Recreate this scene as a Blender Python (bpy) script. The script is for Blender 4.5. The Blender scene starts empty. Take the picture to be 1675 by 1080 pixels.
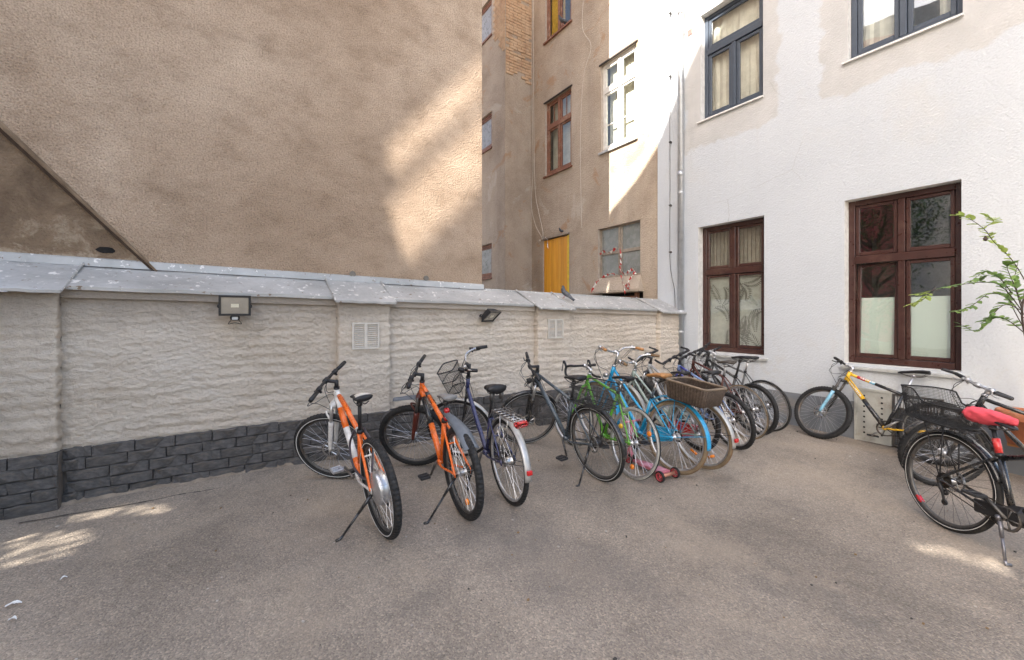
import bpy, bmesh, math, random
import numpy as np
from mathutils import Matrix, Vector
R = math.radians
random.seed(7); rng = np.random.default_rng(7)
scene = bpy.context.scene
col = scene.collection

# ------------------------------------------------------------------ camera, sky, sun, exposure
cam = bpy.data.cameras.new('camera'); cam_o = bpy.data.objects.new('camera', cam); col.objects.link(cam_o)
cam_o.location = (0, 0, 1.62); cam_o.rotation_euler = (R(90), 0, 0)
cam.sensor_width = 36; cam.lens = 690 / 1675 * 36; cam.shift_y = -26 / 1675
cam.clip_start = 0.05; cam.clip_end = 500
scene.camera = cam_o
SUN_EL = 36.0
TRAVEL = Vector((0.6166, 0.787, 0)).normalized()        # way the sunlight travels over the ground
world = bpy.data.worlds.new('World'); scene.world = world; world.use_nodes = True
wn = world.node_tree; wn.nodes.clear()
sky = wn.nodes.new('ShaderNodeTexSky'); sky.sky_type = 'NISHITA'; sky.sun_disc = False
sky.sun_elevation = R(SUN_EL); sky.sun_rotation = math.atan2(-TRAVEL.x, -TRAVEL.y)
sky.air_density = 1.0; sky.dust_density = 4.0; sky.ozone_density = 1.0
bg = wn.nodes.new('ShaderNodeBackground'); bg.inputs[1].default_value = 0.11
wo = wn.nodes.new('ShaderNodeOutputWorld')
wn.links.new(sky.outputs[0], bg.inputs[0]); wn.links.new(bg.outputs[0], wo.inputs[0])
sl = bpy.data.lights.new('sun', 'SUN'); sl.energy = 4.2; sl.angle = R(0.32); sl.color = (1, 0.94, 0.85)
so = bpy.data.objects.new('sun', sl); col.objects.link(so)
sdir = Vector((TRAVEL.x * math.cos(R(SUN_EL)), TRAVEL.y * math.cos(R(SUN_EL)), -math.sin(R(SUN_EL))))
so.rotation_euler = sdir.to_track_quat('-Z', 'Y').to_euler(); so.location = (-6, -8, 20)
scene.view_settings.view_transform = 'Standard'; scene.view_settings.look = 'None'
scene.view_settings.exposure = 2.2; scene.view_settings.gamma = 1.0
scene.cycles.max_bounces = 7; scene.cycles.diffuse_bounces = 4; scene.cycles.transparent_max_bounces = 10

# ------------------------------------------------------------------ helpers
def tag(o, label=None, cat=None, group=None, kind=None):
    if label: o['label'] = label
    if cat: o['category'] = cat
    if group: o['group'] = group
    if kind: o['kind'] = kind
    return o
def thing(name, label, cat, mat=None, group=None):
    o = bpy.data.objects.new(name, None); o.empty_display_size = .1; col.objects.link(o)
    if mat is not None: o.matrix_world = mat
    return tag(o, label, cat, group)
class MB:
    """collects shapes, builds ONE mesh object"""
    def __init__(s): s.v = []; s.f = []; s.m = []; s.n = 0; s.T = None
    def add(s, V, F, mi=0):
        V = np.asarray(V, float).reshape(-1, 3)
        if s.T is not None: V = V @ s.T[:3, :3].T + s.T[:3, 3]
        s.v.append(V); s.f += [tuple(int(i) + s.n for i in f) for f in F]; s.m += [mi] * len(F); s.n += len(V)
        return s
    def box(s, c, d, mi=0, M=None):
        c = np.array(c, float); d = np.array(d, float) / 2
        V = np.array([[x, y, z] for x in (-1, 1) for y in (-1, 1) for z in (-1, 1)], float) * d
        if M is not None: V = V @ np.asarray(M).T
        return s.add(V + c, [(0, 1, 3, 2), (4, 6, 7, 5), (0, 4, 5, 1), (2, 3, 7, 6), (0, 2, 6, 4), (1, 5, 7, 3)], mi)
    def box2(s, a, b, mi=0):
        a = np.array(a, float); b = np.array(b, float); return s.box((a + b) / 2, np.abs(b - a), mi)
    def bbox(s, c, d, bev, mi=0, M=None):
        """box with chamfered edges"""
        c = np.array(c, float); h = np.array(d, float) / 2; V = []; idx = {}
        for sx in (-1, 1):
            for sy in (-1, 1):
                for sz in (-1, 1):
                    for k in range(3):
                        p = np.array([sx, sy, sz], float) * (h - bev); p[k] = (sx, sy, sz)[k] * h[k]
                        idx[(sx, sy, sz, k)] = len(V); V.append(p)
        F = []
        for k in range(3):
            a, b = (k + 1) % 3, (k + 2) % 3
            for sg in (-1, 1):
                q = []
                for (p, r) in ((-1, -1), (1, -1), (1, 1), (-1, 1)):
                    t = [0, 0, 0]; t[k] = sg; t[a] = p; t[b] = r; q.append(idx[(*t, k)])
                F.append(tuple(q if sg > 0 else q[::-1]))
            for p in (-1, 1):
                for r in (-1, 1):
                    t0 = [0, 0, 0]; t1 = [0, 0, 0]; t0[a] = t1[a] = p; t0[b] = t1[b] = r; t0[k] = -1; t1[k] = 1
                    q = [idx[(*t0, a)], idx[(*t1, a)], idx[(*t1, b)], idx[(*t0, b)]]
                    F.append(tuple(q if p * r > 0 else q[::-1]))
        for sx in (-1, 1):
            for sy in (-1, 1):
                for sz in (-1, 1):
                    q = [idx[(sx, sy, sz, k)] for k in range(3)]; F.append(tuple(q if sx * sy * sz > 0 else q[::-1]))
        V = np.array(V)
        if M is not None: V = V @ np.asarray(M).T
        return s.add(V + c, F, mi)
    def tube(s, P, r, n=8, mi=0, closed=False, cap=True, flat=1.0):
        P = np.asarray(P, float); N = len(P)
        rr = np.full(N, r, float) if np.isscalar(r) else np.asarray(r, float)
        if closed: Tn = np.roll(P, -1, 0) - np.roll(P, 1, 0)
        else: Tn = np.gradient(P, axis=0)
        Tn /= np.linalg.norm(Tn, axis=1)[:, None] + 1e-12
        up = np.array([0, 1., 0]) if abs(Tn[0][1]) < .9 else np.array([1., 0, 0])
        u = up - Tn[0] * (up @ Tn[0]); u /= np.linalg.norm(u); V = []
        a = np.arange(n) * 2 * math.pi / n
        for i in range(N):
            u = u - Tn[i] * (u @ Tn[i]); u /= np.linalg.norm(u) + 1e-12; w = np.cross(Tn[i], u)
            V.append(P[i] + rr[i] * (np.cos(a)[:, None] * u * flat + np.sin(a)[:, None] * w))
        F = []
        for i in range(N if closed else N - 1):
            j = (i + 1) % N
            for k in range(n):
                l = (k + 1) % n; F.append((i * n + k, i * n + l, j * n + l, j * n + k))
        if cap and not closed:
            F.append(tuple(range(n))[::-1]); F.append(tuple((N - 1) * n + k for k in range(n)))
        return s.add(np.concatenate(V), F, mi)
    def ring(s, prof, n=48, mi=0, a0=0, a1=2 * math.pi, knob=0.0):
        """profile of (radius, y) swept round the Y axis through the origin; closed profile"""
        prof = np.asarray(prof, float); k = len(prof); full = abs(a1 - a0 - 2 * math.pi) < 1e-6
        m = n if full else n + 1; V = []
        for i in range(m):
            a = a0 + (a1 - a0) * i / n
            rad = prof[:, 0].copy()
            if knob: rad = rad + np.where(rad > prof[:, 0].max() - .012, knob * (1 if (i % 2) else -1), 0)
            V.append(np.stack([rad * math.cos(a), prof[:, 1], rad * math.sin(a)], 1))
        F = []
        for i in range(n):
            j = (i + 1) % m
            for q in range(k):
                p = (q + 1) % k; F.append((i * k + q, j * k + q, j * k + p, i * k + p))
        return s.add(np.concatenate(V), F, mi)
    def lathe(s, prof, n=16, mi=0):
        """(radius, z) profile about the Z axis, open"""
        k = len(prof); V = []
        for i in range(n):
            a = 2 * math.pi * i / n
            for (r, z) in prof: V.append((r * math.cos(a), r * math.sin(a), z))
        F = []
        for i in range(n):
            j = (i + 1) % n
            for q in range(k - 1): F.append((i * k + q, j * k + q, j * k + q + 1, i * k + q + 1))
        return s.add(V, F, mi)
    def loft(s, secs, mi=0, cap=True):
        n = len(secs[0]); F = []
        for i in range(len(secs) - 1):
            for k in range(n):
                l = (k + 1) % n; F.append((i * n + k, i * n + l, (i + 1) * n + l, (i + 1) * n + k))
        if cap: F.append(tuple(range(n))[::-1]); F.append(tuple((len(secs) - 1) * n + k for k in range(n)))
        return s.add(np.concatenate([np.asarray(q, float) for q in secs]), F, mi)
    def build(s, name, mats, parent=None, smooth=False, matrix=None):
        me = bpy.data.meshes.new(name)
        me.from_pydata(np.concatenate(s.v).tolist() if s.v else [], [], s.f)
        if not isinstance(mats, (list, tuple)): mats = [mats]
        for m in mats: me.materials.append(m)
        if len(mats) > 1: me.polygons.foreach_set('material_index', s.m)
        if smooth: me.polygons.foreach_set('use_smooth', [True] * len(me.polygons))
        me.update(); return link(name, me, parent, matrix)
def link(name, me, parent=None, matrix=None):
    o = bpy.data.objects.new(name, me); col.objects.link(o)
    if parent is not None: o.parent = parent
    if matrix is not None: o.matrix_local = matrix
    return o
def crv(pts, n=6):
    """Catmull-Rom through pts"""
    P = np.asarray(pts, float); P = np.vstack([2 * P[0] - P[1], P, 2 * P[-1] - P[-2]]); out = []
    for i in range(1, len(P) - 2):
        for t in np.linspace(0, 1, n, endpoint=False):
            a, b, c, d = P[i - 1], P[i], P[i + 1], P[i + 2]
            out.append(.5 * (2 * b + (c - a) * t + (2 * a - 5 * b + 4 * c - d) * t * t + (3 * b - a - 3 * c + d) * t ** 3))
    out.append(P[-2]); return np.array(out)
def frame(o, x, y, z=(0, 0, 1)):
    return Matrix(((x[0], y[0], z[0], o[0]), (x[1], y[1], z[1], o[1]), (x[2], y[2], z[2], o[2]), (0, 0, 0, 1)))
def gz(x, y): return -.019 * x + .02 * y                 # the yard's slope
C0 = (2.98, 7.59, 0)                                      # corner of low wall and white house
WH = frame(C0, (.548, -.836, 0), (.836, .548, 0))         # white house: x towards the camera, y into the house
LW = frame(C0, (-.836, -.548, 0), (.548, -.836, 0))       # low wall: x to the left, y out into the yard
_p = rng.permutation(512)
def vnoise(x, y, seed=0):
    xi = np.floor(x).astype(int); yi = np.floor(y).astype(int); fx = x - xi; fy = y - yi
    fx = fx * fx * (3 - 2 * fx); fy = fy * fy * (3 - 2 * fy)
    h = lambda a, b: _p[(_p[(a + seed * 37) % 512] + b) % 512] / 511.0 * 2 - 1
    return (h(xi, yi) * (1 - fx) + h(xi + 1, yi) * fx) * (1 - fy) + (h(xi, yi + 1) * (1 - fx) + h(xi + 1, yi + 1) * fx) * fy

# ------------------------------------------------------------------ materials
class NT:
    def __init__(s, name):
        s.mat = bpy.data.materials.new(name); s.mat.use_nodes = True; s.t = s.mat.node_tree; s.t.nodes.clear()
        s.out = s.t.nodes.new('ShaderNodeOutputMaterial')
    def n(s, ty, ins=None, out=0, **kw):
        nd = s.t.nodes.new('ShaderNode' + ty)
        for k, v in kw.items(): setattr(nd, k, v)
        for k, v in (ins or {}).items():
            if hasattr(v, 'is_output') or isinstance(v, bpy.types.NodeSocket): s.t.links.new(v, nd.inputs[k])
            else:
                try: nd.inputs[k].default_value = v
                except Exception: nd.inputs[k].default_value = (*v, 1)
        s.last = nd
        return nd.outputs[out] if out is not None else nd
    def coord(s, which='Object', scale=None):
        o = s.n('TexCoord', out=None).outputs[which]
        if scale is not None: o = s.n('Mapping', {'Vector': o, 'Scale': scale})
        return o
    def noise(s, vec, scale, detail=4, rough=.55, dist=0): return s.n('TexNoise', {'Vector': vec, 'Scale': scale, 'Detail': detail, 'Roughness': rough, 'Distortion': dist})
    def ramp(s, fac, stops):
        nd = s.n('ValToRGB', {'Fac': fac}, out=None); e = nd.color_ramp.elements
        while len(e) < len(stops): e.new(.5)
        for i, (p, c) in enumerate(stops): e[i].position = p; e[i].color = (*c, 1) if len(c) == 3 else c
        return nd.outputs[0]
    def rng(s, fac, a, b, c=0., d=1.): return s.n('MapRange', {0: fac, 1: a, 2: b, 3: c, 4: d})
    def mix(s, fac, a, b, bt='MIX'):
        nd = s.n('Mix', out=None, data_type='RGBA', blend_type=bt)
        for k, v in ((0, fac), (6, a), (7, b)):
            if isinstance(v, bpy.types.NodeSocket): s.t.links.new(v, nd.inputs[k])
            else: nd.inputs[k].default_value = v if not isinstance(v, tuple) else (*v, 1) if len(v) == 3 else v
        return nd.outputs[2]
    def math(s, op, a, b=0.0):
        return s.n('Math', {0: a, 1: b}, operation=op)
    def bump(s, h, strength=.3, dist=.01, normal=None):
        i = {'Height': h, 'Strength': strength, 'Distance': dist}
        if normal is not None: i['Normal'] = normal
        return s.n('Bump', i)
    def done(s, color, rough=.8, normal=None, metal=0, spec=.4, coat=0):
        i = {'Base Color': color, 'Roughness': rough, 'Metallic': metal, 'Specular IOR Level': spec, 'Coat Weight': coat, 'Coat Roughness': .15}
        if normal is not None: i['Normal'] = normal
        s.t.links.new(s.n('BsdfPrincipled', i), s.out.inputs[0]); return s.mat
_mc = {}
def M(name, rgb, rough=.5, metal=0, coat=0, var=.18, vs=14, bump=.0, bs=120, spec=.4, dirt=None, dm=.75):
    """plain procedural material: colour broken up by noise, uneven gloss, fine relief"""
    if name in _mc: return _mc[name]
    t = NT(name); c = t.coord()
    nz = t.noise(c, vs, 5, .6)
    lo = tuple(max(0, x * (1 - var)) for x in rgb); hi = tuple(min(1, x * (1 + var * .7)) for x in rgb)
    cc = t.ramp(nz, [(.3, lo), (.7, hi)])
    if dirt: cc = t.mix(t.rng(t.noise(c, vs * .6, 6, .7), .52, .72, 0, dm), cc, dirt)
    rg = t.rng(t.noise(c, vs * 3, 3), .3, .7, max(.03, rough - .1), min(1, rough + .12))
    nm = t.bump(t.noise(c, bs, 4), bump, .004) if bump else None
    _mc[name] = t.done(cc, rg, nm, metal, spec, coat); return _mc[name]
def glass_mat(name, tint=(.9, .93, .92), ior=1.75, wav=.15):
    t = NT(name); c = t.coord()
    nm = t.bump(t.noise(c, 2.2, 1), wav, .02)
    tr = t.n('BsdfTransparent', {'Color': tint}); gl = t.n('BsdfGlossy', {'Color': (.95, .95, .95), 'Roughness': .015, 'Normal': nm})
    fc = t.n('LayerWeight', {'Blend': .5, 'Normal': nm}, out=None).outputs['Facing']; f0 = ((ior - 1) / (ior + 1)) ** 2
    fr = t.math('ADD', t.math('MULTIPLY', t.math('POWER', fc, 5.0), 1 - f0), f0); mx = t.n('MixShader', {0: fr, 1: tr, 2: gl})
    t.t.links.new(mx, t.out.inputs[0]); return t.mat

def m_asphalt():
    t = NT('asphalt'); c = t.coord()
    v = t.n('TexVoronoi', {'Vector': c, 'Scale': 120.0}, out=None); v2 = t.n('TexVoronoi', {'Vector': c, 'Scale': 260.0}, out=None)
    st = t.n('SeparateColor', {0: v.outputs['Color']}, out=None)
    base = t.ramp(t.noise(c, .55, 8, .62, .4), [(.28, (.172, .146, .119)), (.44, (.268, .228, .186)), (.58, (.338, .288, .236)), (.72, (.42, .352, .28))])
    speck = t.ramp(st.outputs[0], [(0, (.62, .62, .62)), (.45, (.95, .94, .93)), (.8, (1.08, 1.07, 1.05)), (1, (1.55, 1.5, 1.42))])
    cc = t.mix(.85, base, speck, 'MULTIPLY')
    cc = t.mix(t.rng(t.noise(c, 1.1, 8, .7), .50, .68, 0, .6), cc, (.40, .325, .245))                 # sandy dust
    cc = t.mix(t.rng(t.noise(t.n('Mapping', {'Vector': c, 'Location': (3, 9, 0)}), 1.1, 6, .65), .58, .75, 0, .6), cc, (.095, .088, .083))   # dark oily patches
    n2 = t.noise(t.n('Mapping', {'Vector': c, 'Location': (7, 2, 0)}), 9, 6, .75)
    cc = t.mix(t.rng(n2, .66, .72, 0, .6), cc, (.36, .34, .31))                                            # small pale splashes
    pn = t.noise(t.n('Mapping', {'Vector': c, 'Location': (11, 4, 0)}), .42, 4, .5, .6)
    cc = t.mix(t.rng(pn, .54, .62, 0, .30), cc, (.125, .115, .108))                                      # old repair patches
    h = t.math('ADD', t.math('MULTIPLY', v.outputs['Distance'], -1.0), t.math('MULTIPLY', v2.outputs['Distance'], -.5))
    h = t.math('ADD', h, t.math('MULTIPLY', t.noise(c, 14, 5, .6), 1.2))
    nm = t.bump(h, .75, .006)
    nm = t.bump(t.noise(c, 1.6, 4, .5), .35, .05, nm)
    return t.done(cc, t.rng(st.outputs[1], 0, 1, .55, .9), nm, spec=.35)
def m_stucco(name, stops, big=.35, grain=60., gstr=.8, gd=.012, streak=.25, extra=None, speckle=.35):
    """rendered wall: blotches, vertical weather streaks and a coarse grain"""
    t = NT(name); c = t.coord()
    cc = t.ramp(t.noise(c, big, 9, .62, .5), stops)
    ms = t.n('Mapping', {'Vector': c, 'Scale': (1.6, 1, .12)})
    cc = t.mix(t.rng(t.noise(ms, 1.5, 7, .65), .45, .75, 0, streak), cc, tuple(x * .55 for x in stops[0][1]))
    g = t.noise(c, grain, 5, .65); g2 = t.n('TexVoronoi', {'Vector': c, 'Scale': grain * .8}, out=None).outputs['Distance']
    cc = t.mix(speckle, cc, t.ramp(g, [(.3, (.35, .33, .31)), (.5, (1, 1, 1)), (.7, (1.3, 1.28, 1.25))]), 'MULTIPLY')
    if extra: cc = extra(t, c, cc)
    h = t.math('ADD', g, t.math('MULTIPLY', g2, .6)); h = t.math('ADD', h, t.math('MULTIPLY', t.noise(c, grain * .25, 4), .8))
    return t.done(cc, .92, t.bump(h, gstr, gd), spec=.2)
def boxmask(t, c, x0, x1, z0, z1, wob=.35, ns=2.2, soft=.03):
    """1 inside a rectangle in the wall's own x/z, with a ragged edge"""
    sp = t.n('SeparateXYZ', {0: c}, out=None)
    dx = t.math('SUBTRACT', t.math('ABSOLUTE', t.math('SUBTRACT', sp.outputs[0], (x0 + x1) / 2)), (x1 - x0) / 2)
    dz = t.math('SUBTRACT', t.math('ABSOLUTE', t.math('SUBTRACT', sp.outputs[2], (z0 + z1) / 2)), (z1 - z0) / 2)
    d = t.math('ADD', t.math('MAXIMUM', dx, dz), t.math('MULTIPLY', t.math('SUBTRACT', t.noise(c, ns, 7, .6), .5), wob))
    return t.rng(d, -soft, soft, 1., 0.)
def x_white(t, c, cc):
    for (a, b, z0, z1, w) in ((.10, 1.70, 4.50, 7.4, .55), (2.22, 4.20, 4.52, 7.4, .6)):
        cc = t.mix(t.math('MULTIPLY', boxmask(t, c, a, b, z0, z1, w, 1.7, .02), .72), cc, t.ramp(t.noise(c, 3, 6, .6), [(.3, (.405, .395, .38)), (.7, (.50, .49, .475))]))
    st_ = t.noise(t.n('Mapping', {'Vector': c, 'Scale': (14, 1, .5)}), 1.0, 6, .7)
    for (a, b, z0, z1) in ((.40, 1.5, .3, .93), (2.48, 3.6, .3, .93), (.42, 1.5, 3.5, 4.9), (2.5, 3.6, 3.5, 4.9)):
        cc = t.mix(t.math('MULTIPLY', boxmask(t, c, a, b, z0, z1, .3, 3, .12), t.rng(st_, .50, .70, 0, .28 if z0 < 1 else .10)), cc, (.36, .33, .29))
    cc = t.mix(t.rng(t.noise(t.n('Mapping', {'Vector': c, 'Location': (6, 0, 2)}), .9, 8, .65), .56, .72, 0, .4), cc, (.50, .49, .465))
    wv = t.mix(.10, t.n('Mapping', {'Vector': c}), t.n('TexNoise', {'Vector': c, 'Scale': 3.0, 'Detail': 4.0}, out=None).outputs['Color'])
    ck = t.n('TexVoronoi', {'Vector': wv, 'Scale': .55}, out=None, feature='DISTANCE_TO_EDGE').outputs['Distance']
    cc = t.mix(t.math('MULTIPLY', t.rng(ck, 0, .0025, .35, 0.), t.rng(t.noise(c, .7, 2), .54, .60)), cc, (.25, .23, .21))
    sp = t.n('SeparateXYZ', {0: c}, out=None)
    low = t.rng(sp.outputs[2], .45, 1.5, 1., 0.)
    d = t.math('MULTIPLY', low, t.rng(t.noise(c, 2.8, 8, .75), .52, .66, 0, .55))
    cc = t.mix(d, cc, (.44, .39, .33))
    chips = t.rng(t.noise(c, 11, 3, .5), .76, .78, 0, .7)
    return t.mix(t.math('MULTIPLY', chips, low), cc, (.12, .10, .09))
def x_brown(t, c, cc):
    mo = t.n('Mapping', {'Vector': c, 'Rotation': (0, .6, 0), 'Scale': (1, 1, 1.7)})
    cc = t.mix(1., cc, t.ramp(t.noise(mo, 2.0, 10, .70, 0), [(.3, (.73, .70, .66)), (.5, (.98, .97, .95)), (.68, (1.10, 1.10, 1.09))]), 'MULTIPLY')
    cc = t.mix(t.rng(t.noise(t.n('Mapping', {'Vector': c, 'Location': (2, 4, 6)}), 13, 5, .7), .60, .70, 0, .35), cc, (.26, .17, .10))
    # where an older lean-to stood: darker, damp, flaking plaster under the slanting ledge
    sp = t.n('SeparateXYZ', {0: c}, out=None)
    l = t.math('SUBTRACT', t.math('ADD', 2.04, t.math('MULTIPLY', t.math('SUBTRACT', sp.outputs[0], 7.295), 1.15)), sp.outputs[2])
    msk = t.rng(t.math('ADD', l, t.math('MULTIPLY', t.math('SUBTRACT', t.noise(c, 4, 5), .5), .1)), 0, .05)
    dk = t.ramp(t.noise(c, 3.2, 8, .7, .6), [(.3, (.13, .09, .06)), (.55, (.25, .178, .118)), (.7, (.36, .265, .185))])
    sc = t.rng(sp.outputs[2], 2.05, 2.75, 1., 0.)
    fl = t.math('MULTIPLY', t.rng(t.noise(c, 3.2, 8, .7, .3), .50, .58), sc)
    dk = t.mix(fl, dk, (.46, .38, .28))
    cc = t.mix(msk, cc, dk)
    lowd = t.rng(t.math('ADD', sp.outputs[2], t.math('MULTIPLY', t.noise(c, 1.2, 5), .9)), 2.2, 3.1, .42, 0.)
    cc = t.mix(lowd, cc, (.28, .195, .125))
    wv = t.mix(.10, t.n('Mapping', {'Vector': c}), t.n('TexNoise', {'Vector': c, 'Scale': 3.0, 'Detail': 4.0}, out=None).outputs['Color'])
    ck = t.n('TexVoronoi', {'Vector': wv, 'Scale': .5}, out=None, feature='DISTANCE_TO_EDGE').outputs['Distance']
    return t.mix(t.math('MULTIPLY', t.rng(ck, 0, .002, .25, 0.), t.rng(t.noise(c, .6, 2), .56, .62)), cc, (.2, .15, .1))
def x_grey(t, c, cc):
    cc = t.mix(t.rng(t.noise(c, .8, 8, .68, .4), .48, .66, 0, .7), cc, (.46, .385, .305))
    cc = t.mix(t.rng(t.noise(t.n('Mapping', {'Vector': c, 'Location': (5, 1, 3)}), 1.3, 7, .65, 1.), .60, .66, 0, .7), cc, (.40, .25, .15))
    return t.mix(t.rng(t.noise(t.n('Mapping', {'Vector': c, 'Location': (1, 8, 3)}), 1.0, 7, .6, .8), .63, .69, 0, .55), cc, (.55, .50, .43))
def m_lowpaint():
    t = NT('flaking_white_paint'); c = t.coord()
    cc = t.ramp(t.noise(c, .9, 8, .6), [(.28, (.68, .57, .45)), (.5, (.82, .72, .60)), (.75, (.87, .79, .685))])
    cc = t.mix(t.rng(t.noise(c, 5, 8, .72), .60, .72, 0, .6), cc, (.44, .33, .23))
    cc = t.mix(t.rng(t.noise(t.n('Mapping', {'Vector': c, 'Location': (4, 0, 9)}), 16, 5, .7), .70, .76, 0, .8), cc, (.19, .14, .10))
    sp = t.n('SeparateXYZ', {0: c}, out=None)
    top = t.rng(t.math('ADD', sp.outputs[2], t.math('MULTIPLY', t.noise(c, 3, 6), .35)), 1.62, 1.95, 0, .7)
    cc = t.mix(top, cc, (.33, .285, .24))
    h = t.math('ADD', t.noise(t.n('Mapping', {'Vector': c, 'Scale': (1, 1, 1.6)}), 40, 7, .74), t.math('MULTIPLY', t.noise(c, 140, 3, .6), .3))
    pit = t.noise(t.n('Mapping', {'Vector': c, 'Scale': (1, 1, 1.6)}), 44, 6, .75)
    cc = t.mix(1., cc, t.ramp(pit, [(.26, (.58, .54, .49)), (.40, (1, 1, 1)), (.7, (1.08, 1.08, 1.08))]), 'MULTIPLY')
    return t.done(cc, .85, t.bump(h, 1.0, .04), spec=.25)
def m_zinc():
    t = NT('weathered_zinc'); c = t.coord()
    cc = t.ramp(t.noise(c, 2.2, 8, .6, .4), [(.3, (.315, .315, .305)), (.55, (.425, .423, .412)), (.75, (.51, .508, .495))])
    cc = t.mix(t.rng(t.noise(c, 12, 6, .68), .60, .64, 0, .9), cc, (.80, .78, .74))      # bird lime
    cc = t.mix(t.rng(t.noise(t.n('Mapping', {'Vector': c, 'Location': (3, 3, 1)}), 17, 5, .65), .63, .66, 0, .85), cc, (.17, .11, .06))
    return t.done(cc, t.rng(t.noise(c, 30, 3), .3, .7, .32, .6), t.bump(t.noise(c, 6, 3), .2, .02), metal=.15)
def m_bricks():
    t = NT('old_brick'); c = t.coord()
    oi = t.n('ObjectInfo', out=None)
    cc = t.ramp(t.noise(c, 3.1, 6, .7), [(.3, (.40, .245, .15)), (.5, (.54, .37, .235)), (.7, (.62, .46, .31))])
    cc = t.mix(t.rng(t.noise(c, 11, 5), .5, .7, 0, .5), cc, (.34, .27, .19))
    return t.done(cc, .9, t.bump(t.noise(c, 90, 4), .6, .006), spec=.2)
def m_wood(name, a, b, sc=(1, 1, .06), rough=.5, ws=16):
    t = NT(name); c = t.coord(); m = t.n('Mapping', {'Vector': c, 'Scale': sc}); nz = t.noise(m, ws, 6, .6, .6)
    oi = t.n('ObjectInfo', out=None)
    cc = t.ramp(nz, [(.3, a), (.7, b)])
    cc = t.mix(1., cc, t.n('CombineColor', {0: t.rng(oi.outputs['Random'], 0, 1, .85, 1.1), 1: t.rng(oi.outputs['Random'], 0, 1, .82, 1.1), 2: t.rng(oi.outputs['Random'], 0, 1, .8, 1.1)}), 'MULTIPLY')
    return t.done(cc, rough, t.bump(nz, .25, .004), spec=.35)

ASPHALT = m_asphalt()
WHITE = m_stucco('white_render', [(.3, (.465, .495, .53)), (.7, (.525, .555, .59))], .5, 55, .55, .008, .06, x_white, .12)
BROWN = m_stucco('brown_render', [(.28, (.36, .265, .190)), (.5, (.475, .365, .275)), (.72, (.58, .465, .365))], .45, 70, 1.0, .016, .04, x_brown, .75)
GREY = m_stucco('patchy_grey_render', [(.3, (.32, .255, .195)), (.5, (.44, .362, .285)), (.7, (.53, .45, .365))], .6, 45, .9, .014, .3, x_grey, .4)
PAINT = m_lowpaint(); ZINC = m_zinc(); BRICK = m_bricks()
PLINTH = M('dark_plinth_paint', (.102, .095, .090), .8, var=.4, vs=4, bump=.9, bs=35, dirt=(.17, .135, .105))
PLINTH2 = M('grey_plinth_paint', (.17, .185, .205), .75, var=.15, vs=3, bump=.3, bs=60, dirt=(.27, .235, .20))
MORTAR = M('dark_mortar', (.075, .073, .072), .9, var=.3, bump=.6, bs=50)
BRFRAME = M('brown_window_paint', (.050, .020, .016), .35, coat=.3, var=.22, vs=6, bump=.15, bs=40, dirt=(.10, .055, .042))
DKFRAME = M('anthracite_frame', (.055, .07, .095), .4, var=.1)
RDFRAME = M('peeling_red_brown_paint', (.22, .095, .055), .65, var=.35, vs=9, bump=.4, bs=50, dirt=(.40, .30, .22))
WTFRAME = M('old_white_frame', (.68, .66, .62), .6, var=.15, vs=8, bump=.2)
GRIMY = M('grimy_glass', (.27, .255, .235), .3, var=.3, vs=4)
GYFRAME = M('weathered_grey_frame', (.30, .255, .205), .8, var=.3, vs=10, bump=.4)
GLASS = glass_mat('window_glass', (.92, .94, .93), 2.1, .08); GLASSD = glass_mat('old_window_glass', (.85, .87, .85), 1.5, .25)
ROOM = M('room_wall', (.30, .28, .26), .9)
CURTAIN = M('net_curtain', (.78, .74, .67), .9, var=.2, vs=6, bump=.4, bs=20)
FILM = M('privacy_film', (.78, .86, .80), .6, var=.05, vs=2)
SILL = M('sill_metal', (.50, .51, .50), .5, metal=.3, var=.2, vs=8, dirt=(.30, .27, .23))
STEEL = M('galvanised_steel', (.52, .54, .56), .4, metal=.7, var=.15, vs=9)
BLACK = M('black_plastic', (.018, .018, .02), .45, var=.3)
RUB = M('tyre_rubber', (.014, .014, .0145), .7, var=.35, vs=25, bump=.4, bs=200, dirt=(.06, .053, .045), dm=.5)
CHROME = M('chrome', (.52, .52, .52), .3, metal=1, var=.2, dirt=(.25, .19, .13))
ALU = M('alloy', (.58, .58, .59), .35, metal=.85, var=.15)
DSTEEL = M('dark_steel', (.13, .125, .12), .5, metal=.7, var=.3, dirt=(.2, .12, .07))

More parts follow.
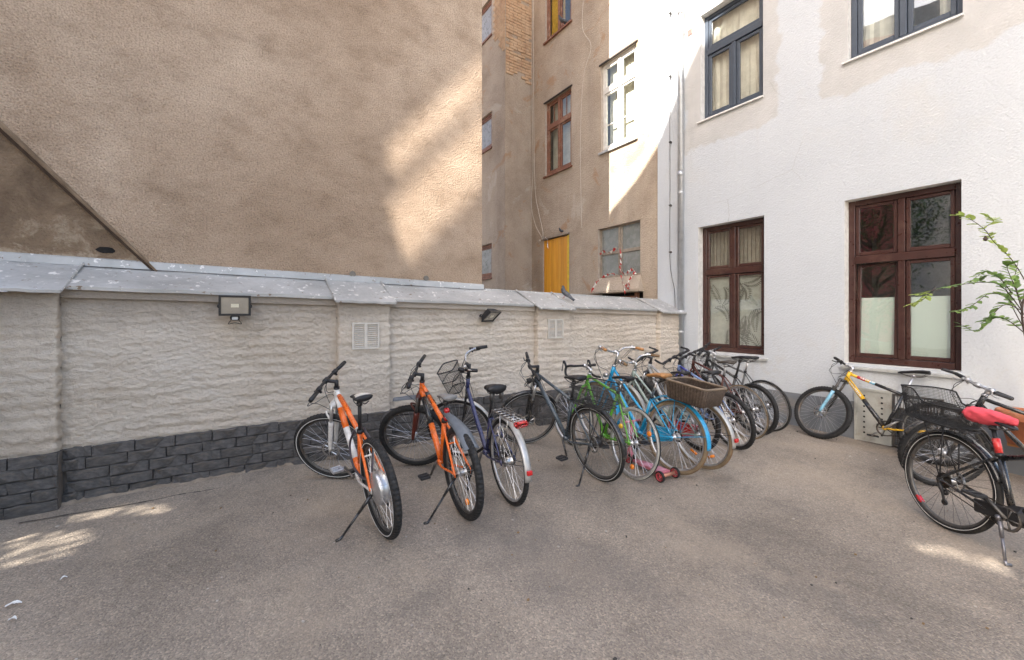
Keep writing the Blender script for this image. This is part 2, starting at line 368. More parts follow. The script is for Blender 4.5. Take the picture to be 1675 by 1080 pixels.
# ------------------------------------------------------------------ the ground
def build_ground():
    m = MB(); xs = np.concatenate([np.linspace(-60, -8, 8), np.linspace(-6, 8, 29), np.linspace(10, 60, 8)]); ys = np.concatenate([np.linspace(-60, -2, 8), np.linspace(0, 9, 37), np.linspace(11, 60, 8)])
    X, Y = np.meshgrid(xs, ys); Z = gz(X, Y) + .012 * vnoise(X * 1.3, Y * 1.3, 3) * ((abs(X) < 7) & (Y > -1) & (Y < 10))
    n = len(xs); F = [(j * n + i, j * n + i + 1, (j + 1) * n + i + 1, (j + 1) * n + i) for j in range(len(ys) - 1) for i in range(n - 1)]
    m.add(np.stack([X, Y, Z], -1), F); o = m.build('yard_ground', ASPHALT, smooth=True); tag(o, kind='structure')
    o['label'] = 'worn grey brown asphalt of the courtyard'
    # open seam where the asphalt stops short of the wall
    c = MB(); P = []
    for t in np.arange(5.9, 8.0, .05):
        y = .30 + .03 * vnoise(np.array([t * 3]), np.array([0.5]), 5)[0] + .012 * vnoise(np.array([t * 11]), np.array([2.5]), 6)[0] - (t - 6.5) * .02
        p = LW @ Vector((t, y, 0)); P.append((p.x, p.y, gz(p.x, p.y) + .004))
    for i in range(len(P) - 1):
        w = .004 + .005 * random.random(); d = Vector((.548, -.836, 0)) * w; a = Vector(P[i]); b = Vector(P[i + 1])
        c.add([a - d, b - d, b + d, a + d], [(0, 1, 2, 3)])
    k = c.build('asphalt_seam', M('dark_crack', (.035, .033, .032), .95), o); k['label'] = 'dark cracked seam in the asphalt along the wall'
    s = MB()                                     # sand that has blown against the foot of the low wall
    ts = np.arange(0.1, 8.0, .06); V = []; F = []
    for i, t in enumerate(ts):
        w = .02 + .03 * vnoise(np.array([t * 2.3]), np.array([7.5]), 9)[0] + .02 * random.random()
        for y, h in ((-.01, .035), (.03, .026), (w * .6 + .03, .010), (w + .03, -.004)):
            p = LW @ Vector((t, y, 0)); V.append((p.x, p.y, gz(p.x, p.y) + h + .004 * random.random()))
    for i in range(len(ts) - 1):
        for j in range(3): F.append((i * 4 + j, i * 4 + j + 1, (i + 1) * 4 + j + 1, (i + 1) * 4 + j))
    s.add(V, F); k = s.build('sand_drift', M('yard_sand', (.25, .20, .15), .95, var=.4, vs=12, bump=.6, bs=90), o, True); tag(k, kind='stuff')
build_ground()

# ------------------------------------------------------------------ walls with openings, windows
def wall_cells(m, x0, x1, z0, z1, opens, y=0.0, depth=.14, mi=0, rev=1):
    xs = sorted({x0, x1, *[o[0] for o in opens], *[o[1] for o in opens]}); zs = sorted({z0, z1, *[o[2] for o in opens], *[o[3] for o in opens]})
    for i in range(len(xs) - 1):
        for j in range(len(zs) - 1):
            cx, cz = (xs[i] + xs[i + 1]) / 2, (zs[j] + zs[j + 1]) / 2
            if any(o[0] < cx < o[1] and o[2] < cz < o[3] for o in opens): continue
            m.add([(xs[i], y, zs[j]), (xs[i + 1], y, zs[j]), (xs[i + 1], y, zs[j + 1]), (xs[i], y, zs[j + 1])], [(0, 1, 2, 3)], mi)
    for (a, b, c, d) in [o[:4] for o in opens]:
        for q in (((a, c), (a, d)), ((a, d), (b, d)), ((b, d), (b, c)), ((b, c), (a, c))):
            (p, r), (s, u) = q
            m.add([(p, y, r), (s, y, u), (s, y + depth, u), (p, y + depth, r)], [(0, 1, 2, 3)], rev)
def room(parent, x0, x1, z0, z1, y, d=1.6, mat=None):
    m = MB(); a, b = x0 - .3, x1 + .3; c, e = z0 - .5, z1 + .3
    m.add([(a, y, c), (b, y, c), (b, y, e), (a, y, e), (a, y + d, c), (b, y + d, c), (b, y + d, e), (a, y + d, e)],
          [(4, 5, 6, 7), (0, 4, 7, 3), (1, 2, 6, 5), (3, 7, 6, 2), (0, 1, 5, 4)])
    return m.build('room', mat or ROOM, parent)
def bar(m, x0, x1, z0, z1, y0, y1, bev=.006): m.bbox(((x0 + x1) / 2, (y0 + y1) / 2, (z0 + z1) / 2), (abs(x1 - x0), abs(y1 - y0), abs(z1 - z0)), bev)
def window(parent, x0, x1, z0, z1, y, mat, glass, layout, fw=.075, sw=.045, name='window', vb=None):
    """frame (part) with sashes and panes (sub-parts). layout: list of (fx0, fx1, fz0, fz1) lights in 0..1, ajar flag last"""
    m = MB(); W, H = x1 - x0, z1 - z0
    bar(m, x0 + .002, x0 + fw, z0 + .002, z1 - .002, y, y + .07); bar(m, x1 - fw, x1 - .002, z0 + .002, z1 - .002, y, y + .07)
    bar(m, x0 + fw, x1 - fw, z1 - fw, z1 - .002, y + .002, y + .068); bar(m, x0 + fw, x1 - fw, z0 + .002, z0 + fw * 1.15, y - .006, y + .068)
    ix0, ix1, iz0, iz1 = x0 + fw, x1 - fw, z0 + fw * 1.15, z1 - fw
    X = lambda f: ix0 + (ix1 - ix0) * f
    Z = lambda f: iz0 + (iz1 - iz0) * f
    zsplit = sorted({l[2] for l in layout if l[2] > 0})
    for zf in zsplit: bar(m, ix0, ix1, Z(zf) - .05, Z(zf) + .05, y - .012, y + .066)
    for l in layout:
        if l[0] > 0: bar(m, X(l[0]) - .034, X(l[0]) + .034, Z(l[2]) + (.05 if l[2] > 0 else 0), Z(l[3]) - (.05 if l[3] < 1 else 0), y - .009, y + .064)
    fr = m.build(name, mat, parent)
    for l in layout:
        a = X(l[0]) + (.034 if l[0] > 0 else 0) + .004; b = X(l[1]) - (.034 if l[1] < 1 else 0) - .004
        c = Z(l[2]) + (.05 if l[2] > 0 else 0) + .004; d = Z(l[3]) - (.05 if l[3] < 1 else 0) - .004
        s = MB(); yy = y + .012
        bar(s, a, a + sw, c, d, yy, yy + .045); bar(s, b - sw, b, c, d, yy, yy + .045); bar(s, a + sw, b - sw, d - sw, d, yy, yy + .045); bar(s, a + sw, b - sw, c, c + sw * 1.2, yy, yy + .045)
        if len(l) > 5:
            for q in l[5]: bar(s, a + sw, b - sw, c + (d - c) * q - .011, c + (d - c) * q + .011, yy + .008, yy + .035, .003)
        if len(l) > 6:
            for q in l[6]: bar(s, a + (b - a) * q - .011, a + (b - a) * q + .011, c + sw * 1.2, d - sw, yy + .01, yy + .033, .003)
        rot = l[4] if len(l) > 4 else 0
        mt = Matrix.Translation((0, yy, c)) @ Matrix.Rotation(rot, 4, 'X') @ Matrix.Translation((0, -yy, -c))
        s.build('sash', mat, fr, matrix=mt)
        g = MB(); g.box2((a + sw - .004, yy + .020, c + sw), (b - sw + .004, yy + .026, d - sw + .004)); g.build('pane', glass, fr, matrix=mt)
    return fr
def sill(parent, x0, x1, z, y0, y1, mat=None, drop=.03, tilt=.03):
    m = MB(); m.add([(x0, y0, z - tilt), (x1, y0, z - tilt), (x1, y1, z), (x0, y1, z), (x0, y0, z - tilt - drop), (x1, y0, z - tilt - drop), (x1, y1, z - drop), (x0, y1, z - drop)],
                    [(0, 1, 2, 3), (4, 7, 6, 5), (0, 4, 5, 1), (1, 5, 6, 2), (3, 2, 6, 7), (0, 3, 7, 4)])
    return m.build('window_sill', mat or SILL, parent)

# ------------------------------------------------------------------ white house on the right
white_house = thing('white_house', 'white rendered house with two brown windows below and two dark windows above', 'house', WH)
W1 = (.403, 1.486, .99, 3.11); W2 = (2.487, 3.55, .985, 3.10); U1 = (.45, 1.47, 4.93, 6.72); U2 = (2.52, 3.56, 4.92, 6.72)
def build_white():
    p = white_house; m = MB()
    wall_cells(m, -.43, 5.2, .50, 15, [W1, W2, U1, U2], depth=.20)
    m.add([(-.43, 0, 0), (-.43, .35, 0), (-.43, .35, 15), (-.43, 0, 15)], [(0, 1, 2, 3)])
    m.add([(-.43, .35, 15), (5.2, .35, 15), (5.2, 0, 15), (-.43, 0, 15)], [(0, 1, 2, 3)]); m.add([(5.2, 0, -.3), (5.2, 3, -.3), (5.2, 3, 15), (5.2, 0, 15)], [(0, 1, 2, 3)])
    m.build('wall', [WHITE, M('white_reveal', (.66, .655, .63), .9, bump=.3, bs=50)], p)
    b = MB(); b.box2((-.43, -.012, -.4), (2.60, .3, .50)); b.box2((3.42, -.012, -.4), (5.21, .3, .50)); b.box2((2.60, .06, -.4), (3.42, .3, .50)); b.build('plinth', PLINTH2, p)
    for n, (a, b_, c, d) in enumerate((W1, W2)):
        aj = 0 if n == 0 else R(-3.2)
        w = window(p, a, b_, c, d, .13, BRFRAME, GLASS, [(0, .5, 0, .64, aj), (.5, 1, 0, .64), (0, .5, .64, 1), (.5, 1, .64, 1)], .07, .04)
        w['label'] = ('four light brown window with leaf pattern film on its lower panes', 'four light brown window with frosted lower panes, one sash ajar')[n]
        sill(p, a - .03, b_ + .06, c - .005, -.045, .13, drop=.03, tilt=.035)
        room(p, a, b_, c, d, .21, 1.8)
        f = MB()
        z1 = c + (d - c) * (.60 if n == 0 else .40)
        f.box2((a + .1, .205, c + .06), (b_ - .1, .209, z1)) if n == 0 else f.box2((a + .1, .225, c + .06), (b_ - .1, .229, z1)); f.build('window_film', FILM if n else M('pale_film', (.52, .52, .47), .7), p)
        if n == 0:
            k = MB(); r2 = random.Random(3)
            for q in range(17):                              # fern fronds printed on the film
                cx = a + .2 + r2.random() * .72; cz = c + .12 + r2.random() * 1.0; an = r2.uniform(-.9, .9) + (0 if r2.random() < .7 else 2.4); L = r2.uniform(.28, .42); cv = r2.uniform(-1.2, 1.2)
                for s in range(13):
                    tt = s / 13; ang = an + cv * tt; px, pz = cx + math.sin(ang) * L * (tt - .4), cz + math.cos(ang) * L * (tt - .4)
                    if not (a + .13 < px < b_ - .13 and c + .1 < pz < z1 - .05): continue
                    for sd in (-1, 1):
                        la = ang + sd * 1.0; ll = .085 * math.sin(math.pi * (tt * .85 + .12)); ww = .009
                        e = (px + math.sin(la) * ll, pz + math.cos(la) * ll); nx, nz = math.cos(la) * ww, -math.sin(la) * ww
                        mx, mz = (px + e[0]) / 2, (pz + e[1]) / 2; yy = .2035 - .0001 * q
                        k.add([(px, yy, pz), (mx + nx, yy, mz + nz), (e[0], yy, e[1]), (mx - nx, yy, mz - nz)], [(0, 1, 2, 3)])
            tag(k.build('fern_print', M('fern_dark', (.10, .105, .095), .7), p), kind='stuff')
        cu = MB()
        for q in range(30): cu.box2((a + .05 + q * (b_ - a - .1) / 30, .30 + .02 * (q % 2), z1 + .02), (a + .05 + (q + 1) * (b_ - a - .1) / 30, .31 + .02 * (q % 2), d))
        if n == 0: cu.build('curtain', M('beige_curtain', (.42, .38, .33), .9, var=.2), p)
    for n, (a, b_, c, d) in enumerate((U1, U2)):
        w = window(p, a, b_, c, d, .11, DKFRAME, GLASS, [(0, .5, 0, .66), (.5, 1, 0, .66), (0, 1, .66, 1)] if n == 0 else [(0, .5, 0, 1), (.5, 1, 0, 1)], .065, .05)
        w['label'] = ('dark grey framed upper window with a wide top light', 'dark grey framed upper window cut by the picture top')[n]
        sill(p, a - .05, b_ + .01, c - .004, -.04, .11, M('white_sill', (.74, .74, .72), .5), .018, .02)
        room(p, a, b_, c, d, .21, 1.8)
        cu = MB()
        for q in range(26):
            if n == 1 and 9 < q < 21: continue
            x = a + .05 + q * (b_ - a - .1) / 26; yq = .24 + .02 * math.sin(q * 1.9) * math.sin(q * .37); cu.add([(x, yq, c), (x + .04, .24 + .02 * math.sin(q * 1.9 + 1.9) * math.sin(q * .37 + .37), c), (x + .04, .24 + .02 * math.sin(q * 1.9 + 1.9) * math.sin(q * .37 + .37), d), (x, yq, d)], [(0, 1, 2, 3)])
        cu.build('curtain', CURTAIN, p)
    # perforated steel hatch and mesh vent in the plinth
    h = MB(); h.box2((2.62, -.02, .02), (2.965, .05, .655)); h.box2((2.60, -.03, .0), (2.625, .05, .68)); h.box2((2.625, -.03, .655), (2.965, .05, .685))
    hatch = h.build('steel_hatch', M('hatch_paint', (.44, .44, .40), .55, var=.15, vs=8, dirt=(.25, .20, .15)), p); hatch['label'] = 'pale perforated steel hatch in the plinth'
    ho = MB()
    for i in range(8):
        for x in (2.70, 2.875):
            ho.T = np.array(Matrix.Translation((x, -.021, .13 + i * .066)) @ Matrix.Rotation(R(90), 4, 'X')); ho.lathe([(0, .002), (.012, .002), (.012, -.002)], 8)
    ho.T = None; ho.build('vent_hole', BLACK, hatch)
    g = MB(); g.box2((2.972, -.018, .03), (2.99, .03, .66)); g.box2((3.395, -.018, .03), (3.415, .03, .66)); g.box2((2.99, -.018, .64), (3.395, .03, .66)); g.box2((2.99, -.018, .03), (3.395, .03, .05))
    for i in range(16): g.tube([(2.99 + i * .0265, .0, .05), (2.99 + i * .0265, .0, .64)], .0035, 4)
    for i in range(24): g.tube([(2.99, .004, .05 + i * .0255), (3.395, .004, .05 + i * .0255)], .0035, 4)
    gr = g.build('mesh_vent', DSTEEL, p); gr['label'] = 'dark wire mesh vent beside the steel hatch'
    v = MB(); v.box2((.205, -.015, 6.50), (.30, 0, 6.60)); 
    for i in range(4): v.box2((.215, -.022, 6.515 + i * .021), (.29, -.014, 6.523 + i * .021))
    v.build('air_vent', M('vent_brown', (.30, .22, .20), .6), p)
build_white()

# ------------------------------------------------------------------ old grey house behind the low wall
grey_house = thing('grey_house', 'old house with patchy grey brown render, bare brick corner and boarded yellow door', 'house', WH)
def build_grey():
    p = grey_house; y0 = .04
    A = (-1.941, -.964, 5.15, 7.05); Bq = (-3.93, -2.92, 5.17, 7.05); Cq = (-3.93, -2.92, 8.62, 10.5); D = (-2.036, -.873, 2.40, 3.49); E = (-4.03, -2.996, 1.2, 3.55); G = (-1.95, -.97, 8.62, 10.5); Lo = (-2.0, -.80, 1.2, 2.06)
    m = MB(); wall_cells(m, -4.52, -.43, 0, 14, [A, Bq, Cq, D, E, G, Lo], y=y0, depth=.16)
    m.add([(-4.52, y0, 14), (-.43, y0, 14), (-.43, 3, 14), (-4.52, 3, 14)], [(0, 1, 2, 3)])
    # the step in the facade: face turned to the yard, then a second facade further left
    w = .854
    # direction to the left along the low wall, in this frame: -d1 = (-.836,-.548) -> local x,y
    d = WH.inverted().to_3x3() @ Vector((-.836, -.548, 0)); a0 = Vector((-4.52, y0, 0)); a1 = a0 + d * w; a2 = a1 + Vector((-9, 0, 0))
    m.add([(a0.x, a0.y, 0), (a1.x, a1.y, 0), (a1.x, a1.y, 14), (a0.x, a0.y, 14)], [(0, 1, 2, 3)])
    hs = [(-1.75, -.685, 2.62, 3.56), (-1.75, -.685, 6.18, 7.16), (-1.75, -.685, 9.25, 10.3)]
    wall_cells(m, -9 + a1.x, a1.x, 0, 14, [(a1.x + h[0], a1.x + h[1], h[2], h[3]) for h in hs], y=a1.y, depth=.16)
    m.build('wall', [GREY, M('grey_reveal', (.42, .36, .30), .9, bump=.3, bs=50)], p)
    # bare bricks of the corner, each course laid
    b = MB(); r2 = random.Random(5); bl, bh = .25, .077
    ux = Vector((1, 0, 0)); 
    for j in range(70):
        z = 7.25 + j * bh
        lim = 7.55 + .55 * float(vnoise(np.array([3.3]), np.array([z * 1.1]), 8)[0])
        for i in range(-1, 5):
            x = i * bl + (bl / 2 if j % 2 else 0); x0, x1 = max(0.02, x + .006), min(w - .012, x + bl - .006)
            if x1 - x0 < .03: continue
            fx = (x0 + x1) / 2 / w
            if z < 7.35 + .9 * float(vnoise(np.array([fx * 3 + .3]), np.array([4.4]), 4)[0]) + .35 * (1 - fx) + .3: continue
            if r2.random() < .05: continue
            q = (x0 + x1) / 2; c = a1 - d * q; nrm = Vector((d.y, -d.x, 0)); nrm = nrm if (WH.to_3x3() @ nrm).y < 0 else -nrm
            pr = .012 + r2.random() * .014; c = c + nrm * (pr / 2 - .01); Mx = np.array([[-d.x, nrm.x, 0], [-d.y, nrm.y, 0], [0, 0, 1]])
            b.bbox((c.x, c.y, z + bh / 2), (x1 - x0, pr + .02, bh - .012), .004, 0, Mx)
        for i in range(0, 4):                                # return face, bricks on the second facade side
            x0, x1 = a1.x - (i + 1) * .13 + .006 - (.06 if j % 2 else 0), a1.x - i * .13 - (.06 if j % 2 and i else 0) - (0 if i else -.0)
            if z < 8.3 + .3 * i + .5 * float(vnoise(np.array([i * .7]), np.array([z]), 2)[0]): continue
            b.bbox(((x0 + x1) / 2, a1.y - .004, z + bh / 2), (x1 - x0 - .006, .03, bh - .012), .004)
    tag(b.build('brick', BRICK, p), kind='stuff')
    L4 = [(0, .5, 0, .66, 0, [], []), (.5, 1, 0, .66), (0, .5, .66, 1, 0, [], [.5]), (.5, 1, .66, 1, 0, [], [.5])]
    for (o, mt, lab, L) in ((A, WTFRAME, 'sunlit white framed old window', [(0, .5, 0, .7, 0, [.42]), (.5, 1, 0, .7, 0, [.42]), (0, .5, .7, 1), (.5, 1, .7, 1)]), (Bq, RDFRAME, 'red brown framed old window with peeling paint', L4), (Cq, RDFRAME, 'topmost window with a yellow blind', L4), (G, WTFRAME, 'upper white window above the sunlit one', L4)):
        f = window(p, o[0], o[1], o[2], o[3], y0 + .05, mt, GLASSD, L, .06, .04); f['label'] = lab
        s = sill(p, o[0] - .04, o[1] + .04, o[2], y0 - .05, y0 + .05, RDFRAME if mt is RDFRAME else SILL, .04, .01); room(p, o[0], o[1], o[2], o[3], y0 + .17, 1.2)
        hd = MB(); hd.box2((o[0] - .04, y0 - .03, o[3]), (o[1] + .04, y0 + .01, o[3] + .025)); hd.build('drip_board', M('dark_board', (.06, .05, .045), .8), p)
    for q in (0, 1, 2):
        cu = MB(); o = (Bq, A, G)[q]
        for k in range(20):
            if 9 < k < 10: continue
            x = o[0] + .08 + k * .042; cu.box2((x, y0 + .2 + .004 * (k % 2), o[2] + .05), (x + .042, y0 + .203 + .004 * (k % 2), o[3]))
        cu.build('curtain', CURTAIN, p)
    yb = MB(); yb.box2((Cq[0] + .1, y0 + .14, Cq[2] + .08), (Cq[0] + .62, y0 + .15, Cq[3])); yb.build('yellow_blind', M('yellow_cloth', (.72, .42, .02), .8), p)
    for h in hs:
        o = (a1.x + h[0], a1.x + h[1], h[2], h[3]); window(p, *o, a1.y + .05, RDFRAME, GRIMY, [(0, 1, 0, 1)], .07, .05)['label'] = 'small brown framed window half hidden by the brown wall'; room(p, *o, a1.y + .17, .8, CURTAIN)
        s = MB(); s.box2((o[0], a1.y - .03, o[2] - .04), (o[1] + .02, a1.y + .05, o[2])); s.build('window_sill', RDFRAME, p)
    # four pane grey window
    x0, x1, z0, z1 = D; f = MB(); yy = y0 + .07
    for (a, b_, c, e) in ((x0, x0 + .045, z0, z1), (x1 - .045, x1, z0, z1), (x0 + .045, x1 - .045, z1 - .03, z1), (x0 + .045, x1 - .045, z0, z0 + .05), (x0 + .045, x1 - .045, (z0 + z1) / 2 - .04, (z0 + z1) / 2 + .03)): bar(f, a + .001, b_ - .001, c + .001, e - .001, yy, yy + .05, .004)
    xm = (x0 + x1) / 2
    bar(f, xm - .05, xm - .008, z0 + .05, z1 - .03, yy - .008, yy + .045, .004); bar(f, xm + .008, xm + .05, z0 + .05, z1 - .03, yy - .004, yy + .045, .004)
    fw = f.build('window', GYFRAME, p); fw['label'] = 'four pane weathered window hung with red and white tape'
    for (a, b_) in ((x0 + .045, xm - .05), (xm + .05, x1 - .045)):
        for (c, e) in ((z0 + .05, (z0 + z1) / 2 - .04), ((z0 + z1) / 2 + .03, z1 - .03)):
            g = MB(); g.box2((a - .003, yy + .02, c - .003), (b_ + .003, yy + .026, e + .003)); g.build('pane', M('dusty_glass', (.23, .245, .235), .25, var=.25, vs=3), fw)
    lg = MB(); lg.add([(x0 - .12, y0 - .14, 2.12), (x1 + .08, y0 - .14, 2.12), (x1 + .02, y0 - .004, 2.40), (x0, y0 - .004, 2.40), (x0 - .12, y0 + .02, 2.07), (x1 + .08, y0 + .02, 2.07), (x1 + .08, y0 - .14, 2.07), (x0 - .12, y0 - .14, 2.07)],
                      [(0, 1, 2, 3), (0, 7, 6, 1), (7, 4, 5, 6), (1, 6, 5, 2), (0, 3, 4, 7)]); lg.build('sloping_ledge', GREY, p)
    o = MB(); o.box2((Lo[0], y0 + .1, Lo[2]), (Lo[1], y0 + .11, Lo[3])); o.build('dark_opening', M('dark_hole', (.012, .010, .009), .9), p)
    o = MB(); bar(o, -1.02, -.95, 1.4, 2.05, y0 + .0, y0 + .08); bar(o, -1.6, -1.02, 1.93, 1.99, y0 + .02, y0 + .07); o.build('opening_frame', RDFRAME, p)
    # boarded yellow door
    YW = m_wood('yellow_boards', (.58, .235, .012), (.74, .37, .03), (1, 1, .05), .45)
    n = 7; bw = (E[1] - E[0] - .09) / n
    door = MB(); bar(door, E[1] - .085, E[1] - .03, E[2], E[3] - .02, y0 + .01, y0 + .09); dr = door.build('door_post', M('yellow_post', (.72, .50, .03), .5), p)
    for i in range(n):
        q = MB(); bar(q, E[0] + i * bw + .004, E[0] + (i + 1) * bw - .004, E[2], E[3] - .02 - .01 * random.random(), y0 + .03 + .006 * random.random(), y0 + .06, .004); q.build('door_board', YW, p)
    o = MB(); o.box2((E[0], y0 + .1, E[2]), (E[1], y0 + .11, E[3])); o.build('dark_opening', M('dark_hole', (.012, .010, .009), .9), p)
    lt = MB(); lt.box2((E[0] - .03, y0 - .03, E[3]), (E[1] + .03, y0 + .01, E[3] + .03)); lt.build('door_lintel', GYFRAME, p)
build_grey()

# ------------------------------------------------------------------ tall brown gable wall behind the low wall
brown_house = thing('brown_house', 'tall windowless house wall of rough brown render above the low wall', 'house', LW)
def build_brown():
    p = brown_house; x0, x1, y0, y1, h = 3.80, 8.30, -.40, -5.2, 13.2
    m = MB(); nx, nz = 1, 1
    m.add([(x0, y0, .4), (x1, y0, .4), (x1, y0, h), (x0, y0, h), (x0, y1, .4), (x1, y1, .4), (x1, y1, h), (x0, y1, h)], [(1, 0, 3, 2), (0, 4, 7, 3), (5, 1, 2, 6), (4, 5, 6, 7), (3, 7, 6, 2)])
    m.build('wall', BROWN, p)
    r = MB()
    for i in range(32): r.tube([(x0 + .05, y0 - .05 - i * .15, h), (x0 + .05, y0 - .05 - i * .15, h + .9)], .014, 5)
    r.tube([(x0 + .05, y0 - .05, h + .9), (x0 + .05, y1, h + .9)], .02, 6); r.build('roof_railing', DSTEEL, p)
    # slanting ledge left by an older roof
    ang = math.atan(1.15); d = np.array([math.cos(ang), 0, math.sin(ang)]); n = np.array([-math.sin(ang), 0, math.cos(ang)])
    k = MB(); a = np.array([7.27, y0, 2.01]); L = 2.3; e = a + d * L
    k.add([a + [0, .003, 0], e + [0, .003, 0], e + n * .045 + [0, .003, 0], a + n * .02 + [0, .003, 0], a + [0, .05, 0], e + [0, .06, 0], e + n * .02 + [0, .06, 0], a + n * .010 + [0, .05, 0]],
          [(4, 7, 6, 5), (7, 3, 2, 6), (0, 4, 5, 1), (0, 3, 7, 4), (1, 5, 6, 2)])
    k.build('roof_ledge', m_wood('weathered_ledge', (.13, .088, .055), (.30, .225, .15), (.3, 1, .3), .85), p)
    k = MB(); k.add([a + [0, .002, -.035], e + [0, .002, -.05], e + [0, .05, -.002], a + [0, .04, -.002], a + [0, .03, -.03], e + [0, .035, -.045]], [(0, 4, 5, 1), (4, 3, 2, 5), (0, 3, 4)])
    k.build('ledge_batten', M('dark_timber', (.06, .038, .025), .85, var=.4), p)
    # two capped drain holes and a broken hole
    for (x, z, rr) in ((5.52, 2.085, .034), (4.62, 2.08, .032)):
        q = MB(); q.T = np.array(Matrix.Translation((x, y0, z)) @ Matrix.Rotation(R(-90), 4, 'X')); q.lathe([(0, .012), (rr * .75, .012), (rr * .8, .02), (rr, .02), (rr, -.01)], 16); q.build('pipe_cap', M('cap_grey', (.20, .18, .155), .7), p)
    q = MB(); V = []
    for i in range(14):
        a_ = i / 14 * 2 * math.pi; V.append((7.62 + math.cos(a_) * .058 * (1 + .2 * random.random()), y0 + .003, 2.19 + math.sin(a_) * .026 * (1 + .3 * random.random())))
    q.add(V, [tuple(range(14))[::-1]]); q.build('broken_hole', M('dark_hole', (.012, .010, .009), .9), p)
build_brown()

# ------------------------------------------------------------------ low wall
low_wall = thing('low_wall', 'low white painted yard wall with piers, dark brick plinth and sheet metal coping', 'wall', LW)
def zc(t): return 1.682 + .0205 * t
PIERS = [(.02, .617), (2.637, 3.207), (5.235, 5.77), (7.80, 8.34)]; PANELS = [(.617, 2.637), (3.207, 5.235), (5.77, 7.80)]
def zg(t, y):
    p = LW @ Vector((t, y, 0)); return gz(p.x, p.y)
def rough_h(t, z, seed):
    h = .008 * vnoise(t * 3.1, z * 7, seed) + .0045 * vnoise(t * 9, z * 17, seed + 1) + .0055 * vnoise(t * 24, z * 40, seed + 2) + .0075 * vnoise(t * 46, z * 66, seed + 3)
    return h + .0065 * np.cos(2 * math.pi * z / .087 + 2.2 * vnoise(t * 1.2, z * 3, seed + 4)) * (.5 + .5 * vnoise(t * 1.7, z * 1.5, seed + 5))
def rough_panel(m, t0, t1, zlo, zhi_off, y, seed, step=.0105, side=None, amp=1.0, edge=False):
    if side is None:
        nt = max(2, int((t1 - t0) / step)); ts = np.linspace(t0, t1, nt)
    nz = int((1.9 - zlo) / step); fz = np.linspace(0, 1, nz)
    if side is None:
        T_, Fz = np.meshgrid(ts, fz); Z = zlo + (zc(T_) + zhi_off - zlo) * Fz; Y = y + amp * rough_h(T_, Z, seed); X = T_.copy()
        if edge:
            e = np.minimum(T_ - t0, t1 - T_); Y -= .022 * np.exp(-e / .012); X += np.where(e < .02, .004 * vnoise(T_ * 0, Z * 25, seed + 7), 0)
    else:
        ys = np.linspace(y, side[1], max(3, int(abs(side[1] - y) / .012))); nt = len(ys); Yg, Fz = np.meshgrid(ys, fz); X = np.full_like(Yg, side[0]); Z = zlo + (zc(X) + zhi_off - zlo) * Fz
        X = X + side[2] * rough_h(Yg + 3, Z, seed + 9) * .7; Y = Yg
    n = nt; F = [(j * n + i, j * n + i + 1, (j + 1) * n + i + 1, (j + 1) * n + i) for j in range(nz - 1) for i in range(n - 1)]
    m.add(np.stack([X, Y, Z], -1), F)
